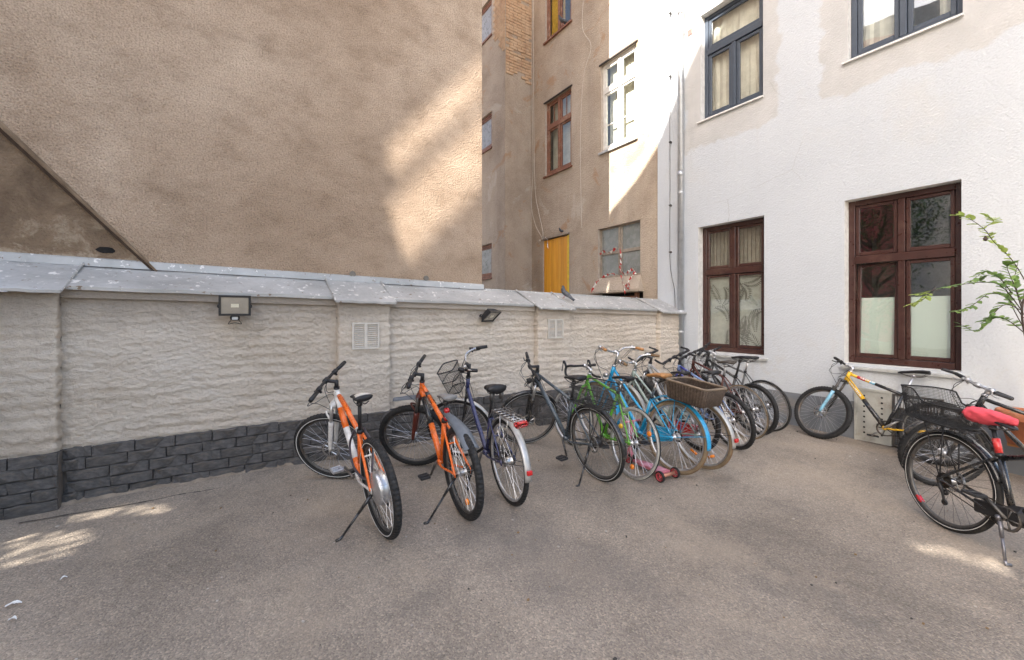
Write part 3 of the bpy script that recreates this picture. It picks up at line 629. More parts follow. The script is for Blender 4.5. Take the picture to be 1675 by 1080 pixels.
def build_lowwall():
    p = low_wall; PT = .565
    core = MB(); core.box2((.02, -.01, -.1), (8.34, -.38, 1.66)); core.build('core', M('core_brick', (.3, .26, .22), .9), p)
    for i, (a, b) in enumerate(PANELS):
        m = MB(); rough_panel(m, a, b, PT - .02, -.005, .012, 3 + i); m.build('painted_panel', PAINT, p, True)
        c = MB(); c.add([(a + .002, .0, zc(a) - .1), (b - .002, .0, zc(b) - .1), (b - .002, .045, zc(b) - .09), (a + .002, .045, zc(a) - .09), (a + .002, .045, zc(a) - .01), (b - .002, .045, zc(b) - .01)], [(0, 1, 2, 3), (3, 2, 5, 4)]); c.build('capping_course', PAINT, p)
    for i, (a, b) in enumerate(PIERS):
        r_ = .022; Y_ = .108; pts = [(a, y, -1, 0) for y in np.arange(-.005, Y_ - r_, .0105)] + [(a + r_ - r_ * math.cos(q), Y_ - r_ + r_ * math.sin(q), -math.cos(q), math.sin(q)) for q in np.linspace(0, math.pi / 2, 5)]
        pts += [(x, Y_, 0, 1) for x in np.arange(a + r_ + .01, b - r_ - .004, .0105)] + [(b - r_ + r_ * math.sin(q), Y_ - r_ + r_ * math.cos(q), math.sin(q), math.cos(q)) for q in np.linspace(0, math.pi / 2, 5)] + [(b, y, 1, 0) for y in np.arange(Y_ - r_ - .01, -.006, -.0105)]
        pts = np.array(pts); ss = np.concatenate([[0], np.cumsum(np.linalg.norm(np.diff(pts[:, :2], axis=0), axis=1))]) + a; nz = 110; fz = np.linspace(0, 1, nz)
        Sg, Fz = np.meshgrid(ss, fz); Xg = np.tile(pts[:, 0], (nz, 1)); Z = PT - .02 + (zc(Xg) - .02 - PT + .02) * Fz; hh = rough_h(Sg, Z, 13 + i) * .9
        m = MB(); n = len(pts); m.add(np.stack([Xg + hh * pts[:, 2], np.tile(pts[:, 1], (nz, 1)) + hh * pts[:, 3], Z], -1), [(j * n + q, (j + 1) * n + q, (j + 1) * n + q + 1, j * n + q + 1) for j in range(nz - 1) for q in range(n - 1)]); m.build('pier', PAINT, p, True)
    # plinth bricks, every one its own piece
    meshes = []
    for k in range(7):
        bm = bmesh.new(); bmesh.ops.create_cube(bm, size=1); bmesh.ops.subdivide_edges(bm, edges=[e for e in bm.edges if abs(e.verts[0].co.x - e.verts[1].co.x) > .5], cuts=3)
        r2 = random.Random(k)
        for v in bm.verts:
            if v.co.y > 0: v.co.y += r2.uniform(-.3, .22); v.co.z *= r2.uniform(.86, 1.0); v.co.x *= r2.uniform(.95, .995)
            v.co.z += r2.uniform(-.05, .05)
        bmesh.ops.bevel(bm, geom=[e for e in bm.edges if e.verts[0].co.y > .2 and e.verts[1].co.y > .2 and len(e.link_faces) == 2 and e.calc_face_angle(0) > .6], offset=.09, segments=1, affect='EDGES')
        me = bpy.data.meshes.new('brick'); bm.to_mesh(me); bm.free(); me.materials.append(PLINTH); meshes.append(me)
    rows = 5
    def run(t0, t1, y, pier):
        back = MB(); n = 12
        for i in range(n):
            a, b = t0 + (t1 - t0) * i / n, t0 + (t1 - t0) * (i + 1) / n
            back.add([(a, y - .012, zg(a, y) - .1), (b, y - .012, zg(b, y) - .1), (b, y - .012, PT - .006), (a, y - .012, PT - .006), (b, y - .1, PT - .006), (a, y - .1, PT - .006)], [(0, 1, 2, 3), (3, 2, 4, 5)])
        if pier:
            for x in (t0, t1): back.add([(x, y - .012, -.1), (x, -.1, -.1), (x, -.1, PT - .006), (x, y - .012, PT - .006)], [(0, 1, 2, 3)])
        back.build('plinth_mortar', PLINTH, p)
        for j in range(rows):
            L = .262 * random.uniform(.94, 1.06); t = t0 - (L / 2 if j % 2 else 0) * (0 if pier else 1)
            if pier and j % 2: t = t0 - L * .5
            while t < t1 - .01:
                a, b = max(t, t0), min(t + L, t1); t += L
                if b - a < .05: continue
                tm = (a + b) / 2; zb = zg(tm, y) - .01; hh = (PT - zb) / rows
                o = link('brick', random.choice(meshes), p)
                o.location = (tm, y - .006 + random.uniform(-.004, .004), zb + (j + .5) * hh); o.scale = ((b - a) * .995, .05, hh * random.uniform(.965, 1.0)); o.rotation_euler = (0, random.uniform(-.012, .012), random.uniform(-.03, .03))
    for (a, b) in PANELS: run(a, b, .022, False)
    for (a, b) in PIERS: run(a - .012, b + .012, .125, True)
    # sheet metal coping
    def sheet(a, b, y0, dz, name='coping_sheet', lip=.028, up=0.0):
        m = MB(); V = []; F = []; n = 9
        for i in range(n):
            t = a + (b - a) * i / (n - 1); w = .004 * math.sin(i * 2.1 + a * 5)
            for (y, z) in ((y0, -lip), (y0 + .004, 0.0), (y0 - .03, .016), (-.385, .20)):
                k = (y0 - y) / (y0 + .385); V.append((t, y, zc(t) + dz + z + up + (w if 0 < i < n - 1 else 0) + (-dz * k)))
            V.append((t, y0 - .012, zc(t) + dz - lip + up))
        for i in range(n - 1):
            for q in range(3): F.append((i * 5 + q, (i + 1) * 5 + q, (i + 1) * 5 + q + 1, i * 5 + q + 1))
            F.append((i * 5 + 4, (i + 1) * 5 + 4, (i + 1) * 5, i * 5))
        m.add(V, F); o = m.build(name, ZINC, p); return o
    for (a, b) in PANELS: sheet(a + .035, b - .035, .075, 0)
    for (a, b) in PIERS:
        o = sheet(max(a, 0.02) - .04, b + .04, .185, -.048, lip=.022, up=.008)
        for x in (a - .04, b + .04):                              # standing seams
            if x < 0: continue
            s = MB(); s.tube([(x, .19, zc(x) - .045), (x, .08, zc(x) + .005), (x, -.38, zc(x) + .222)], .011, 6); s.build('coping_seam', ZINC, p)
    m = MB()                                                    # cover strip against the brown wall
    for (a, b) in ((3.78, 5.6), (5.598, 7.3), (7.298, 8.36)):
        m.add([(a, -.372, zc(a) + .20), (b, -.372, zc(b) + .20), (b, -.380, zc(b) + .262), (a, -.380, zc(a) + .262), (b, -.397, zc(b) + .275), (a, -.397, zc(a) + .275), (a, -.352, zc(a) + .196), (b, -.352, zc(b) + .196)], [(0, 1, 2, 3), (3, 2, 4, 5), (6, 7, 1, 0)])
    m.build('cover_strip', ZINC, p)
    r = MB(); a, b = .02, 3.76; r.tube([(a, -.385, zc(a) + .203), (b, -.385, zc(b) + .203)], .014, 6); r.add([(a, -.39, .9), (b, -.39, .9), (b, -.39, zc(b) + .2), (a, -.39, zc(a) + .2)], [(0, 3, 2, 1)]); r.build('coping_ridge', ZINC, p)
build_lowwall()

# stub of the neighbouring wall at the left edge
stub = thing('stone_stub', 'low pale stone block at the left edge of the yard', 'wall', LW)
def build_stub():
    for j in range(5):
        m = MB(); h = .115; z = .08 + j * h - .0
        m.bbox((8.62 - .01 * random.random(), .42, z + h / 2), (.52, .56, h - .012), .012); m.build('stone', M('pale_stone', (.36, .33, .30), .85, var=.3, vs=9, bump=.5, bs=40), stub)
    m = MB(); m.box2((8.38, .16, -.1), (8.86, .68, .64)); m.build('mortar', M('pale_mortar', (.30, .27, .24), .9), stub)
    m = MB(); m.add([(8.02, .21, 1.785), (8.9, .30, 1.80), (8.9, .62, 1.80), (8.02, .22, 1.779), (8.9, .31, 1.775), (8.9, .62, 1.775)], [(0, 1, 2), (3, 5, 4), (0, 2, 5, 3), (0, 3, 4, 1)]); m.build('cap_sheet', ZINC, stub)
    m = MB(); m.box2((8.55, .3, .64), (8.9, .6, 1.78)); m.build('post', PAINT, stub)
build_stub()

# ------------------------------------------------------------------ unseen screen added behind the camera, outline and holes cut to shape the sunlight
def build_sun_screen():
    T = np.array([TRAVEL.x, TRAVEL.y]); A = np.array([TRAVEL.y, -TRAVEL.x]); D = 9.0; te = math.tan(R(SUN_EL))
    F_, H_, U0, V0 = 690., 1.62, 837.5, 514.
    def onwall(u, v, O, d):
        k = (u - U0) / F_; s = (k * O[1] - O[0]) / (d[0] - k * d[1]); P = (O[0] + s * d[0], O[1] + s * d[1]); return np.array([P[0], P[1], H_ + (V0 - v) * P[1] / F_])
    def onground(u, v):
        k = (u - U0) / F_; Y = H_ / ((v - V0) / F_ - .019 * k + .02); return np.array([k * Y, Y, gz(k * Y, Y)])
    def q(P): mm = P[:2] @ T + D; return (float(P[:2] @ A), float(P[2] + mm * te))
    ob = (C0[0] - .4 * .548, C0[1] + .4 * .836); dl = (-.836, -.548); dw = (.548, -.836)
    roof = [q(onwall(u, v, C0, dw)) for (u, v) in ((995, 345), (1040, 290), (1080, 225), (1113, 140), (1145, 70), (1180, 0))]  # screen's top outline, traced back along the sun from the wanted shade edge
    holes = [[q(onwall(u, v, ob, dl)) for (u, v) in g] for g in (((641, 232), (795, 88), (795, 145), (640, 290)), ((640, 326), (795, 180), (795, 290), (664, 432), (636, 340)))]  # openings traced back from the wanted sun patches
    holes += [[q(onground(u, v)) for (u, v) in g] for g in ([(15, 857), (30, 838), (175, 825), (290, 820), (290, 835), (165, 846), (20, 866)], [(0, 905), (30, 873), (168, 862), (155, 884), (115, 909), (50, 919), (0, 930)], [(1483, 884), (1538, 889), (1618, 909), (1667, 929), (1657, 941), (1588, 924), (1488, 897)])]
    def inside(x, z, P):
        c = False; n = len(P)
        for i in range(n):
            (x0, z0), (x1, z1) = P[i], P[(i + 1) % n]
            if (z0 > z) != (z1 > z) and x < (x1 - x0) * (z - z0) / (z1 - z0) + x0: c = not c
        return c
    top = max(r[1] for r in roof) + .3
    def screen_top(a):
        if a <= roof[0][0]: return roof[0][1] - .1
        if a >= roof[-1][0]: return top
        return float(np.interp(a, [r[0] for r in roof], [r[1] for r in roof]))
    m = MB(); rr = random.Random(12); edges = [-7.0]
    while edges[-1] < 1.95: edges.append(edges[-1] + (.014 if (-4.6 < edges[-1] < -3.8 or .2 < edges[-1] < 1.0) else .05))
    hb = [(min(p[0] for p in h), max(p[0] for p in h), min(p[1] for p in h), max(p[1] for p in h)) for h in holes]
    for i in range(len(edges) - 1):
        a = (edges[i] + edges[i + 1]) / 2; st = edges[i + 1] - edges[i]; zz = [(-1.0, screen_top(a))]
        act = [h for h, b in zip(holes, hb) if b[0] <= a <= b[1]]
        runs = []
        if act:
            zs = np.arange(-1, screen_top(a), .04); s0 = None
            for z in zs:
                hit = [h for h in act if inside(a, z + .02, h)]; solid = not hit or (any(h is g for h in hit for g in holes[2:]) and rr.random() < .42)
                if solid and s0 is None: s0 = z
                if not solid and s0 is not None: runs.append((s0, z)); s0 = None
            if s0 is not None: runs.append((s0, screen_top(a)))
        else: runs = zz
        for (z0, z1) in runs:
            c = T * -D + A * a; V = []
            for da in (-st / 2, st / 2):
                for dt in (0, -.06):
                    for z in (z0, z1): pt = c + A * da + T * dt; V.append((pt[0], pt[1], z))
            m.add(V, [(0, 1, 5, 4), (2, 6, 7, 3), (0, 2, 3, 1), (4, 5, 7, 6), (1, 3, 7, 5), (0, 4, 6, 2)])
    o = m.build('sun_screen', M('screen_render', (.76, .73, .68), .9, var=.1, vs=1)); tag(o, 'tall pale pierced screen added behind the camera to shape the sunlight', 'house')
build_sun_screen()

# ------------------------------------------------------------------ bicycles
def P_(name, rgb, rough=.28, coat=.6): return M(name, rgb, rough, coat=coat, var=.16, vs=16, dirt=(.24, .20, .155), dm=.38)
ORANGE = P_('orange_paint', (.78, .145, .012)); BWHITE = P_('white_paint', (.72, .70, .67)); NAVY = P_('navy_paint', (.030, .036, .105)); SLATE = P_('slate_paint', (.055, .075, .095))
GREEN = P_('green_paint', (.10, .34, .025)); SKYB = P_('sky_blue_paint', (.012, .30, .56)); MINT = P_('sage_paint', (.30, .36, .32)); SILV = P_('silver_paint', (.45, .46, .46)); PERI = P_('pale_blue_paint', (.17, .26, .47))
COBALT = P_('cobalt_paint', (.028, .035, .24)); BPAINT = P_('black_paint', (.016, .017, .019)); YEL = P_('yellow_paint', (.72, .42, .018)); REDP = P_('red_paint', (.55, .03, .03)); LBLUE = P_('light_blue_paint', (.25, .53, .70))
TAN = M('tan_leather', (.42, .205, .075), .5, var=.2, bump=.2); GREYPL = M('grey_plastic', (.13, .145, .165), .5, var=.15); BROWNR = M('brown_rubber', (.20, .125, .065), .7, var=.25, dirt=(.12, .09, .06)); GUMR = M('gum_wall_rubber', (.20, .15, .095), .7, var=.25)
GREYR = M('grey_wall_rubber', (.34, .34, .31), .7, var=.2); REDL = M('red_lens', (.52, .012, .012), .15, coat=1, var=.25); ORL = M('amber_lens', (.85, .24, .015), .2, coat=1, var=.25); WHL = M('white_reflector', (.7, .7, .68), .3)
CHAIN = M('greasy_chain', (.07, .06, .05), .5, metal=.7); ROTOR = M('disc_steel', (.5, .5, .5), .3, metal=1)
REFL = M('reflective_strip', (.62, .62, .60), .35); PEDAL = M('pedal_black', (.03, .03, .032), .5)
def rotm(ax, a):
    ax = np.array(ax, float); ax /= np.linalg.norm(ax); K = np.array([[0, -ax[2], ax[1]], [ax[2], 0, -ax[0]], [-ax[1], ax[0], 0]])
    return np.eye(3) + math.sin(a) * K + (1 - math.cos(a)) * K @ K
def T4(Rm=None, t=(0, 0, 0)):
    m = np.eye(4)
    if Rm is not None: m[:3, :3] = Rm
    m[:3, 3] = t; return m

def bicycle(name, label, x, y, hd, lean, steer, c):
    """c: dict of what this bicycle has; returns the root"""
    Rw = c.get('R', .345); wb = c.get('wb', 1.08); ha = R(70.5); fl = c.get('fl', .62); hl = c.get('hl', .125)
    ax = np.array([-math.cos(ha), 0, math.sin(ha)]); pp = np.array([math.sin(ha), 0, math.cos(ha)])
    fa = np.array([wb, 0, Rw]); base = fa - pp * .045; S = rotm(ax, steer); TS = T4(S, base - S @ base)
    g = -.019 * math.cos(hd) + .02 * math.sin(hd)
    root = thing(name, label, 'bicycle', group=c.get('group', 'bicycles parked in the yard'))
    root.rotation_euler = (-lean, -math.atan(g), hd); root.location = (x, y, gz(x, y) + c.get('dz', .002))
    main, acc = c['paint'], c.get('paint2', c['paint']); tw = c.get('tw', .024); seg = 8
    bb = np.array([c.get('cs', .435), 0, c.get('bbz', .285)]); sa = R(72.5); sd = np.array([-math.cos(sa), 0, math.sin(sa)])
    stl = c.get('stl', .43); st = bb + sd * stl; sat = bb + sd * c.get('sl', .66)
    ht = base + ax * (fl - .01); hb = base + ax * (fl - hl); ra = np.array([0, 0, Rw]); tr = c.get('tr', .016)
    # --- frame
    f = MB(); f.tube([hb - ax * .005, ht + ax * .005], c.get('hr', .022), 12)
    ft = c.get('frame', 'diamond'); dr = c.get('dr', tr * 1.15); ovl = c.get('oval', 1.0)
    def bar2(a, b, r, cols=None, n=10, flat=1.0, bend=None):
        a = np.array(a); b = np.array(b)
        if cols is None: f.tube([a, b] if bend is None else crv([a, (a + b) / 2 + np.array(bend), b], 8), r, n, 0, flat=flat); return
        for (t0, t1, mi) in cols: f.tube([a + (b - a) * t0, a + (b - a) * t1], r * (1 if mi == 0 else 1.01), n, mi, flat=flat)
    h_hi = ht - ax * .03; h_lo = hb + ax * .03
    if ft == 'diamond':
        bar2(h_hi, st - sd * .02, tr, c.get('ttc')); bar2(h_lo, bb, dr, c.get('dtc'), 12)
    elif ft == 'step':
        lo = bb + sd * .10; bar2(h_lo, bb + np.array([.02, 0, .02]), dr, bend=(-.03, 0, -.045))
        if c.get('twin', True): bar2(h_hi, bb + sd * .2, tr * .85, bend=(-.03, 0, -.04))
    elif ft == 'mixte':
        for s in (-1, 1): bar2(h_hi + [0, s * .016, 0], ra + [0, s * .058, 0], .009)
        bar2(h_lo, bb, dr)
    bar2(bb, st, tr * 1.02, c.get('stc')); f.tube([bb + [0, -.036, 0], bb + [0, .036, 0]], .023, 12)
    for s in (-1, 1):
        drop = ra + np.array([.0, s * .062, 0])
        f.tube(crv([bb + [-.02, s * .028, 0], bb + [-.13, s * .046, .005], drop + [.05, 0, -.004], drop], 5), [.0095] * 15 + [.008], 8, c.get('csm', 0))
        ssn = crv([st + sd * -.015 + [0, s * .014, 0], st * .72 + drop * .28 + np.array([0, s * .012, 0]), drop + [.012, 0, .03], drop], 5)
        k = len(ssn); f.tube(ssn, .0075 if not c.get('fatstay') else .010, 8, c.get('ssm', 0))
        f.box(drop, (.035, .006, .04), 0)
    f.tube([st * .55 + ra * .45 + [0, -.04, .0], st * .55 + ra * .45 + [0, .04, 0]], .007, 6); f.tube([st - sd * .012, st + sd * .014], tr * 1.25, 10, 1)
    mats = [main, BLACK, acc] + c.get('fm', []); f.build('frame', mats, root, True)
    if c.get('decal'):
        d = MB(); r2 = random.Random(len(label))
        for (a, b, t0, t1, r, mi) in c['decal'](h_hi, st, h_lo, bb):
            a = np.array(a); b = np.array(b); dd = (b - a) / np.linalg.norm(b - a); t = t0; L = np.linalg.norm(b - a)
            nz = np.cross(dd, [0, 1., 0]); nz /= np.linalg.norm(nz)
            while t < t1:
                w = r2.uniform(.008, .022) / L; p0 = a + (b - a) * t; hh = r * r2.uniform(.35, .6)
                for s in (-1, 1): d.box(p0 + [0, s * (r + .0008), 0], (w * L, .0016, hh * 1.6), mi, np.stack([dd, [0, 1, 0], nz], 1))
                t += w + r2.uniform(.004, .009) / L
        d.build('decal', c.get('decm', [BWHITE, BPAINT, REDP]), root)
    # --- fork
    k = MB(); k.T = TS; cr = hb - ax * .02
    fk = c.get('fork', 'sus')
    if fk == 'sus':
        k.tube([cr + ax * .02, cr], .02, 10); k.box(cr + pp * .012 - ax * .006, (.05, .135, .036), 0, np.stack([pp, [0, 1, 0], ax], 1))
        for s in (-1, 1):
            a = cr + pp * .02 + [0, s * .058, 0]; b = fa + [0, s * .058, 0]; mid = a * .62 + b * .38
            k.tube([a, mid], .0145, 10, 1); k.tube([mid + (a - b) * .02, b * .12 + mid * .88, b * .92 + a * .08, b], [.021, .0205, .017, .012], 10, 2 if (s > 0 and c.get('legm')) else 0)
        a = cr + pp * .03 + ax * -.16; k.tube(crv([a + [0, -.058, 0], a + pp * .045 + [0, 0, .05], a + [0, .058, 0]], 6), .009, 6)
        k.build('fork', [c.get('forkm', BPAINT), c.get('stanch', ALU), c.get('legm') or BPAINT], root, True)
    else:
        k.tube([cr + ax * .02, cr - ax * .012], .017, 10)
        for s in (-1, 1): k.tube(crv([cr - ax * .005 + [0, s * .018, 0], cr - ax * .05 + [0, s * .048, 0], base + ax * .16 + pp * .008 + [0, s * .052, 0], fa + [0, s * .05, 0]], 5), [.013] * 6 + [.011] * 5 + [.009] * 5, 8)
        k.build('fork', c.get('forkm', main), root, True)
    # --- stem, handlebar, grips, levers
    sx, su = c.get('stem', (.09, .05)); bcz = base + ax * (fl + su) + pp * sx; topst = base + ax * (fl + su)
    k = MB(); k.T = TS; k.tube([ht, topst + ax * .012], c.get('sr', .017), 10)
    if sx > .01: k.tube([topst, bcz], .0155, 10)
    k.tube([bcz + [0, -.025, 0], bcz + [0, .025, 0]], .021, 10); k.tube([ht - ax * .004, ht + ax * .012], .0245, 12); k.build('stem', c.get('stemm', BLACK), root, True)
    bt = c.get('bar', 'flat'); bw = c.get('bw', .31); barm = c.get('barm', BLACK); gm = c.get('gripm', BLACK)
    k = MB(); k.T = TS; grips = []
    if bt in ('flat', 'riser'):
        rz = .03 if bt == 'riser' else 0; sw = c.get('sweep', .03)
        pts = [bcz + np.array([-sw * (abs(t) ** 1.5), t * bw, rz * min(1, abs(t) * 2.2)]) for t in np.linspace(-1, 1, 13)]
        k.tube(pts, .0125, 8)
        for s in (-1, 1): e = bcz + np.array([-sw, s * bw, rz]); i = bcz + np.array([-sw * .6, s * (bw - .125), rz]); grips.append((s, i, e))
    elif bt == 'city':
        sw = c.get('sweep', .16); rz = c.get('rise', .06)
        for s in (-1, 1): k.tube(crv([bcz, bcz + [.02, s * .07, .006], bcz + [.025, s * .15, rz * .8], bcz + [-.02, s * (bw - .07), rz * 1.05], bcz + [-sw * .55, s * (bw - .015), rz], bcz + [-sw, s * bw, rz - .01]], 6), .0115, 8); grips.append((s, bcz + [-sw * .38, s * (bw - .028), rz], bcz + [-sw * 1.05, s * (bw + .002), rz - .012]))
    elif bt == 'drop':
        for s in (-1, 1):
            k.tube(crv([bcz, bcz + [.0, s * .16, 0], bcz + [.05, s * .19, -.005], bcz + [.10, s * .195, -.03], bcz + [.095, s * .20, -.10], bcz + [.03, s * .205, -.135], bcz + [-.05, s * .21, -.135]], 6), .0135, 8)
            k.tube(crv([bcz + [.10, s * .195, -.02], bcz + [.135, s * .195, .035], bcz + [.15, s * .195, .02], bcz + [.16, s * .2, -.08]], 5), [.013] * 6 + [.009] * 5 + [.005] * 5, 6)
    hb_o = k.build('handlebar', barm if bt != 'drop' else BLACK, root, True)
    cab0 = []
    for (s, i, e) in grips:
        k = MB(); k.T = TS; k.tube([i, (i + e) / 2, e], [.0165, .0175, .0165], 10); k.build('grip', gm, hb_o, True)
        d = (e - i) / np.linalg.norm(e - i); L = MB(); L.T = TS; j = i - d * .018; fw = np.array([.9, 0, -.45])
        L.box(j + fw * .012, (.03, .02, .028)); L.tube(crv([j + fw * .02, j + fw * .045 + d * .03, j + fw * .05 + d * .10], 5), [.006] * 10 + [.004], 6); L.tube([j - d * .012 + [0, 0, .0], j - d * .05], .021, 8)
        L.tube([j - d * .03 + np.array([0, 0, -.012]), j - d * .03 + np.array([-.005, 0, -.035])], .01, 6)
        L.build('brake_lever', c.get('levm', BLACK), hb_o, True); cab0.append((s, j + fw * .02 - d * .01))
        if c.get('barend'):
            q = MB(); q.T = TS; q.tube(crv([e - d * .01, e + np.array([.03, s * .01, .012]), e + np.array([.115, -s * .005, .045])], 5), .0135, 8); q.build('bar_end', BLACK, hb_o, True)
    if c.get('bell'):
        q = MB(); q.T = TS @ T4(None, bcz + [-.01, .09, .02]); q.lathe([(0, .022), (.016, .018), (.022, 0), (.018, -.004)], 12); q.build('bell', CHROME, hb_o, True)
    # cables
    if cab0:
        k = MB()
        for n_, (s, p0) in enumerate(cab0):
            w0 = (np.append(p0, 1) @ TS.T)[:3]; e1 = h_lo * .5 + h_hi * .5 + np.array([.03, s * .03, 0]); fw = S @ np.array([1, 0, 0])
            k.tube(crv([w0, w0 + fw * .07 + [0, 0, -.05], (w0 + e1) / 2 + fw * .10 + [0, 0, -.07], e1, h_lo * .75 + bb * .25 + [0, s * .03, .02]], 7), .0028, 5)
            e2 = (np.append(cr + pp * .03 - ax * .1, 1) @ TS.T)[:3]; k.tube(crv([w0 + [0, 0, -.005], w0 + fw * .09 + [0, 0, -.10], (w0 + e2) / 2 + fw * .08, e2], 7), .0028, 5)
        k.build('cable', BLACK, root, True)
    # --- saddle and post
    k = MB(); k.tube([st - sd * .03, sat - sd * .02], .0138, 10); k.tube([sat - sd * .035, sat - sd * .005], .022, 8); k.build('seat_post', c.get('postm', BLACK), root, True)
    sw_ = c.get('sadw', .075); sh = c.get('sadh', .04); L0 = c.get('sadl', .27); secs = []
    for u in np.linspace(0, 1, 13):
        w = .018 + (.020 * min(1, u / .15)) + (sw_ - .038) * (max(0, (u - .38) / .62) ** 1.15 if u > .38 else 0)
        if u > .93: w *= 1 - (u - .93) * 3.2
        w *= (.55 if u == 0 else 1); hgt = sh * (.65 + .45 * u) * (.55 if u == 0 else 1); zt = .018 + .012 * math.sin((u - .2) * 3.0) + .018 * u; xx = .145 - L0 * u
        secs.append([sat + np.array([xx, math.cos(a) * w, zt + (math.sin(a) * hgt * .42 if math.sin(a) > 0 else math.sin(a) * hgt * .55)]) for a in np.linspace(0, 2 * math.pi, 14, endpoint=False)])
    k = MB(); k.loft(secs); sad = k.build('saddle', c.get('sadm', BLACK), root, True)
    k = MB()
    for s in (-1, 1): k.tube(crv([sat + [.12, s * .012, .0], sat + [.05, s * .022, -.018], sat + [-.05, s * .022, -.018], sat + [-.10, s * .035, .01]], 4), .0038, 5)
    if c.get('springs'):
        for s in (-1, 1): k.tube([sat + [-.075, s * .045, -.05], sat + [-.085, s * .045, .01]], .019, 10)
    k.build('saddle_rails', c.get('railm', DSTEEL), sad, True)
    if c.get('sad2'):
        k = MB(); k.loft([[np.array(p) + np.array([0, 0, .0]) for p in [sat + (q - sat) * np.array([1, .82, 1]) + [0, 0, .006 if q[2] > sat[2] + .02 else -.01] for q in s_]] for s_ in secs[7:12]]); k.build('saddle_panel', c['sad2'], sad, True)
    # --- wheels
    def wheel(T, front):
        tyw = c.get('tyw', .026); rim_r = Rw - tyw * 1.55; wm = MB(); wm.T = T; rm = c.get('rimm', DSTEEL)
        wm.ring([(rim_r + .004, -.0125), (rim_r + .004, .0125), (rim_r - .006, .013), (rim_r - .02, .007), (rim_r - .02, -.007), (rim_r - .006, -.013)], 64)
        w = wm.build('wheel', rm, root, True)
        ty = MB(); ty.T = T; cR = Rw - tyw; prof = [(cR + tyw * math.cos(a), tyw * .92 * math.sin(a)) for a in np.linspace(-2.35, 2.35, 13)]
        kn = .0022 if c.get('knob') else 0; ty.ring(prof, 128 if kn else 72, 0, knob=kn)
        tm = [c.get('tyrem', RUB)]
        if c.get('wallm'):
            ty.m = [1 if (q % 13) in (0, 1, 2, 3, 8, 9, 10, 11) else 0 for q in range(len(ty.f))]; tm.append(c['wallm'])
        if c.get('stripe'):
            for s in (-1, 1): ty.ring([(cR - tyw * .12, s * tyw * .915), (cR + tyw * .06, s * tyw * .945), (cR + tyw * .06, s * tyw * .90), (cR - tyw * .12, s * tyw * .88)], 64, len(tm))
            tm.append(REFL)
        ty.build('tyre', tm, w, not kn)
        h = MB(); h.T = T @ T4(rotm((1, 0, 0), R(-90))); hr = (c.get('fhub', .016) if front else c.get('rhub', .02)); hw = .033
        h.lathe([(0, -.058), (.007, -.058), (.007, -hw - .004), (.027 if hr < .027 else hr + .006, -hw), (.027 if hr < .027 else hr + .006, -hw + .004), (hr, -hw + .008), (hr, hw - .008), (.027 if hr < .027 else hr + .006, hw - .004), (.027 if hr < .027 else hr + .006, hw), (.007, hw + .004), (.007, .058), (0, .058)], 20)
        h.build('hub', c.get('hubm', ALU), w, True)
        sp = MB(); sp.T = T; n = 32; fr_ = max(.024, hr + .003); off = random.random()
        for i in range(n):
            a = 2 * math.pi * (i + off) / n; s = 1 if i % 2 else -1; da = (.42 if (i // 2) % 2 else -.42) * (1.0 if hr < .05 else .35)
            sp.tube([(math.cos(a + da) * fr_, s * .031, math.sin(a + da) * fr_), (math.cos(a) * (rim_r - .012), s * .003, math.sin(a) * (rim_r - .012))], .00125, 3, cap=False)
        sp.build('spokes', c.get('spokem', ALU), w)
        if c.get('disc') and (front or c['disc'] > 1):
            d = MB(); d.T = T @ T4(None, (0, .042, 0)); d.ring([(.080, -.001), (.080, .001), (.064, .001), (.064, -.001)], 40)
            for i in range(6): a = i * math.pi / 3; d.tube([(math.cos(a) * .066, 0, math.sin(a) * .066), (math.cos(a + .5) * .022, 0, math.sin(a + .5) * .022)], .0045, 4)
            d.build('brake_disc', ROTOR, w)
        for (a, mt, kind) in c.get('refl', {}).get('front' if front else 'rear', []):
            q = MB(); q.T = T; rr = rim_r * .72
            if kind == 'dot': q.T = T @ T4(None, (math.cos(a) * rr, 0, math.sin(a) * rr)) @ T4(rotm((1, 0, 0), R(90))); q.lathe([(0, .012), (.02, .011), (.025, .005), (.025, -.005), (.02, -.011), (0, -.012)], 12)
            elif kind == 'bar': q.box((math.cos(a) * rr, 0, math.sin(a) * rr), (.018, .012, .10), 0, rotm((0, 1, 0), .0))
            else: q.box((math.cos(a) * rr, 0, math.sin(a) * rr), (.075, .014, .026), 0, rotm((0, 1, 0), -a - R(90)))
            q.build('reflector', mt, w, True)
        return w
    wheel(T4(None, ra), False); wheel(TS @ T4(None, fa), True)
    # --- drivetrain
    n_t = c.get('ring', .088); k = MB(); k.T = T4(None, bb + [0, -.048, 0]); k.ring([(n_t, -.002), (n_t, .002), (n_t - .014, .002), (n_t - .014, -.002)], 44, knob=.0)
    for i in range(5): a = i * 1.2566; k.tube([(0, 0, 0), (math.cos(a) * (n_t - .01), 0, math.sin(a) * (n_t - .01))], .006, 5)
    cs_ = k.build('chainring', c.get('ringm', DSTEEL), root, True); ca = c.get('crank', 2.2)
    for s, a in ((-1, ca), (1, ca + math.pi)):
        e = bb + np.array([math.cos(a) * .168, s * .068, math.sin(a) * .168]); q = MB(); q.tube([bb + [0, s * .055, 0], e], [.012, .0095], 8); q.build('crank_arm', c.get('crm', DSTEEL), cs_, True)
        q = MB(); pc = e + [0, s * .06, 0]; q.bbox(pc + [0, 0, .010], (.022, .085, .008), .003); q.bbox(pc + [.042, 0, 0], (.014, .085, .022), .004); q.bbox(pc + [-.042, 0, 0], (.014, .085, .022), .004)
        for yy in (-.038, .038): q.bbox(pc + [0, yy, 0], (.09, .012, .018), .003)
        q.tube([e, pc + [0, s * .035, 0]], .007, 6); q.build('pedal', c.get('pedm', PEDAL), cs_)
